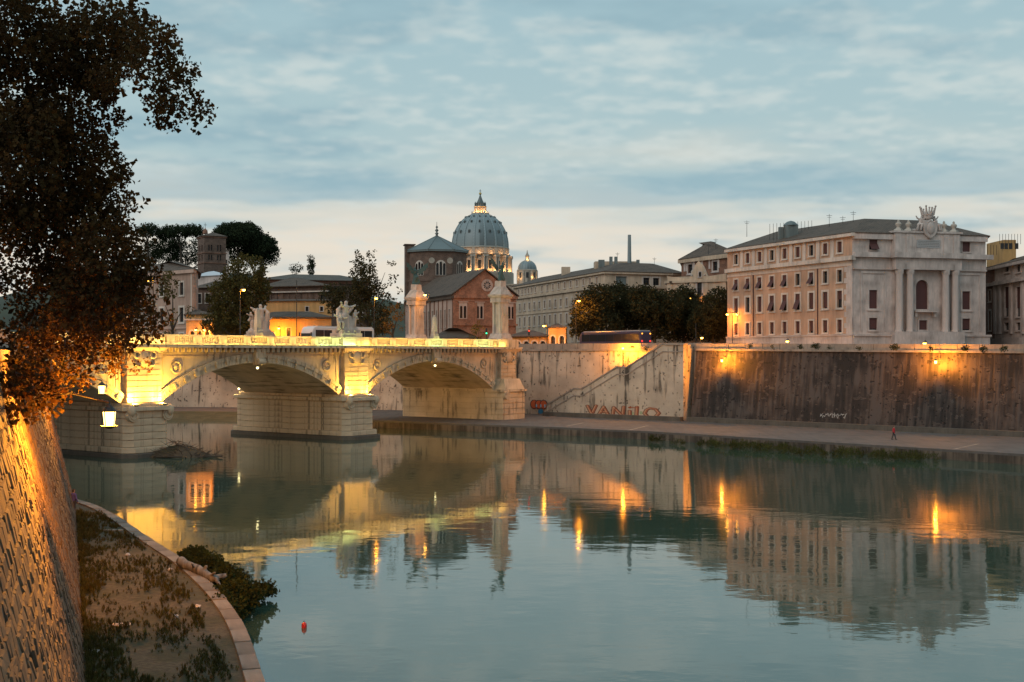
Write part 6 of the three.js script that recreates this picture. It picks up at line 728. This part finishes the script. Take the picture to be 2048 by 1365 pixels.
{ // weeds along the path and the far quay edge
  const r = rng(55), list = [], foot = (d) => -14.6 - 0.371 * (d - 41); for (let i = 0; i < 4200; i++) { const d = 34 + 50 * r() ** 1.2, n = fbm(d * 0.35, 7, 3), w = (r() ** 1.8) * 2.6 * smooth(0.3, 0.65, n) * (d < 70 ? 1 : 0.5); list.push(V(foot(d) + 0.1 + w, QUAY + 0.08, -d)); } for (let i = 0; i < 2600; i++) { const d = 38 + 44 * r(), kx = d < 62 ? -9.1 - 0.38 * (d - 41) : -17.3 - 0.53 * (d - 62.6), w = (r() ** 1.6) * 1.8; if (fbm(d * 0.5 + 30, w * 1.4, 4) > 0.42 + 0.14 * r()) list.push(V(kx - 0.4 - w, QUAY + 0.05, -d)); }
  for (let i = 0; i < 3000; i++) { const d = 36 + 50 * r(), a = foot(d), kx = d < 62 ? -9.1 - 0.38 * (d - 41) : -17.3 - 0.53 * (d - 62.6), x = mix(a, kx, r()); if (fbm(x * 0.9 + 40, d * 0.9, 4) > 0.46) list.push(V(x, QUAY + 0.02, -d)); }
  const im = tuft(scene, list, leafMat([0.06, 0.062, 0.022], 0.2), 56); im.name = 'path_weeds'; tag(im, 'ragged weeds growing along the riverside path', 'weeds', null, 'stuff'); scene.add(im);
  const l2 = [], along = (x) => { const y = x < 1600 ? mix(880, 905, (x - 1320) / 280) : mix(905, 920, (x - 1600) / 280); return y; }; for (let i = 0; i < 2600; i++) { const x = 1300 + 580 * r() ** 1.35, n = fbm(x * 0.03, 3, 4); if (n < 0.3 + 0.25 * r() || (x > 1850 && r() < 0.6)) continue; const y = along(x) - 20 * r() * smooth(0.36, 0.6, n), D = (EYE - 0.5) * F / (y - HY) ; l2.push(V(Xat(x, D), 0.1 + 0.5 * r(), -D)); }
  const g2 = leafGeo(0.6, 12, 0.35, 23, 0.02, 0.08, 1.2); const im2 = tuft(scene, l2, leafMat([0.05, 0.058, 0.018], 0.25), 57, g2); im2.name = 'quay_edge_grass'; tag(im2, 'grass overhanging the far quay edge above the water', 'grass', null, 'stuff'); scene.add(im2);
  // plants rooted in the wall top
  for (const [x, y, s] of [[1500, 693, 6], [1545, 695, 5], [1602, 694, 6], [1632, 693, 8], [1660, 696, 5], [1718, 697, 6], [1790, 694, 9], [1862, 697, 6], [1930, 696, 8], [1968, 700, 9], [2010, 697, 8], [1262, 694, 5], [1290, 697, 5]]) { const D = mix(196, 158, (x - 1390) / 658) + (x < 1390 ? 5 : 0.6), c = P(x, y, D), t = thing('wall_plant', 'small shrub rooted in the river wall coping', 'plant', [0, 0, 0], 0, 'shrubs rooted in the right bank wall'); crown(t, 'foliage', [[c, s * D / F, s * D / F * 0.7, s * D / F * 0.7]], 60, bushLeaf, reed, x, 0.8, [1.2, 1, 0.6], 0.2); part('stem', tube([c.x, c.y - s * D / F * 0.8, c.z - 0.4], [c.x, c.y, c.z], 0.03, 0.015, 5), mats.bark, t); }
}
{ // driftwood heap against the pier
  const r = rng(63), c = toWorld(1.5, 0, 4.2), o = thing('driftwood_heap', 'brown heap of branches caught on the floodlit pier', 'driftwood', [c.x, 0, c.z]), st = []; for (let i = 0; i < 260; i++) { const a = r() * 6.3, q = r() ** 0.7 * 5.2, x = Math.cos(a) * q * 1.15 + 0.8, z = Math.sin(a) * q * 0.5, h = Math.max(0, 3.1 * (1 - q / 4.4)) * r(), l = 0.8 + 2.2 * r(), b = r() * 6.3, e = (r() - 0.35) * 0.9; st.push(tube([x, h, z], [x + Math.cos(b) * l * 0.8, Math.max(-0.1, h + Math.sin(e) * l), z + Math.sin(b) * l * 0.6], 0.05 + 0.05 * r(), 0.02, 5)); } o.scale.set(0.85, 0.75, 0.85); part('branches', join(st), M([0.16, 0.10, 0.06], { map: barkTex }), o, 'stuff');
  part('silt_mound', lathe([[5.6, -0.3], [4.5, 0.25], [2.6, 1.0], [1.0, 1.7], [0, 1.9]], 18).scale(1.1, 1, 0.45).translate(0.8, 0, 0), M([0.12, 0.085, 0.05], { map: dirtTex }), o); for (const [x, z] of [[-2, 2], [3.5, 1.5]]) part('log', tube([x, 0.1, z], [x + 4.2, 0.25, z + 0.8], 0.16, 0.1, 8), mats.bark, o); }
[[352, 1234, 'white crumpled paper bag on the bare path'], [243, 1250, 'long scrap of pale plastic on the path weeds'], [183, 1305, 'pale torn plastic sheet below the block wall'], [255, 1110, 'small white scrap on the path near the kerb bush'], [395, 1214, 'white scrap lying against the kerb slabs'], [340, 1140, 'white bottle beside the stripped log']].forEach(([x, y, lab], i) => { const D = 11.25 * F / (y - HY), c = P(x, y, D), g = new THREE.IcosahedronGeometry(0.13, 1), p = g.attributes.position; for (let k = 0; k < p.count; k++) { const n = 0.6 + 0.8 * hsh(Math.round((p.getX(k) + 1) * 97) + i * 7, Math.round((p.getY(k) + p.getZ(k) + 2) * 71)); p.setXYZ(k, p.getX(k) * n * (i === 1 || i === 2 ? 2.4 : 1), p.getY(k) * n * 0.6, p.getZ(k) * n); } g.computeVertexNormals(); g.translate(c.x, QUAY + 0.06, c.z); solo('litter', g, M([0.55, 0.5, 0.46]), lab, 'litter'); });

scene.traverse((o) => { if (o.isMesh) { o.castShadow = true; o.receiveShadow = true; } });
renderer.render(scene, camera);
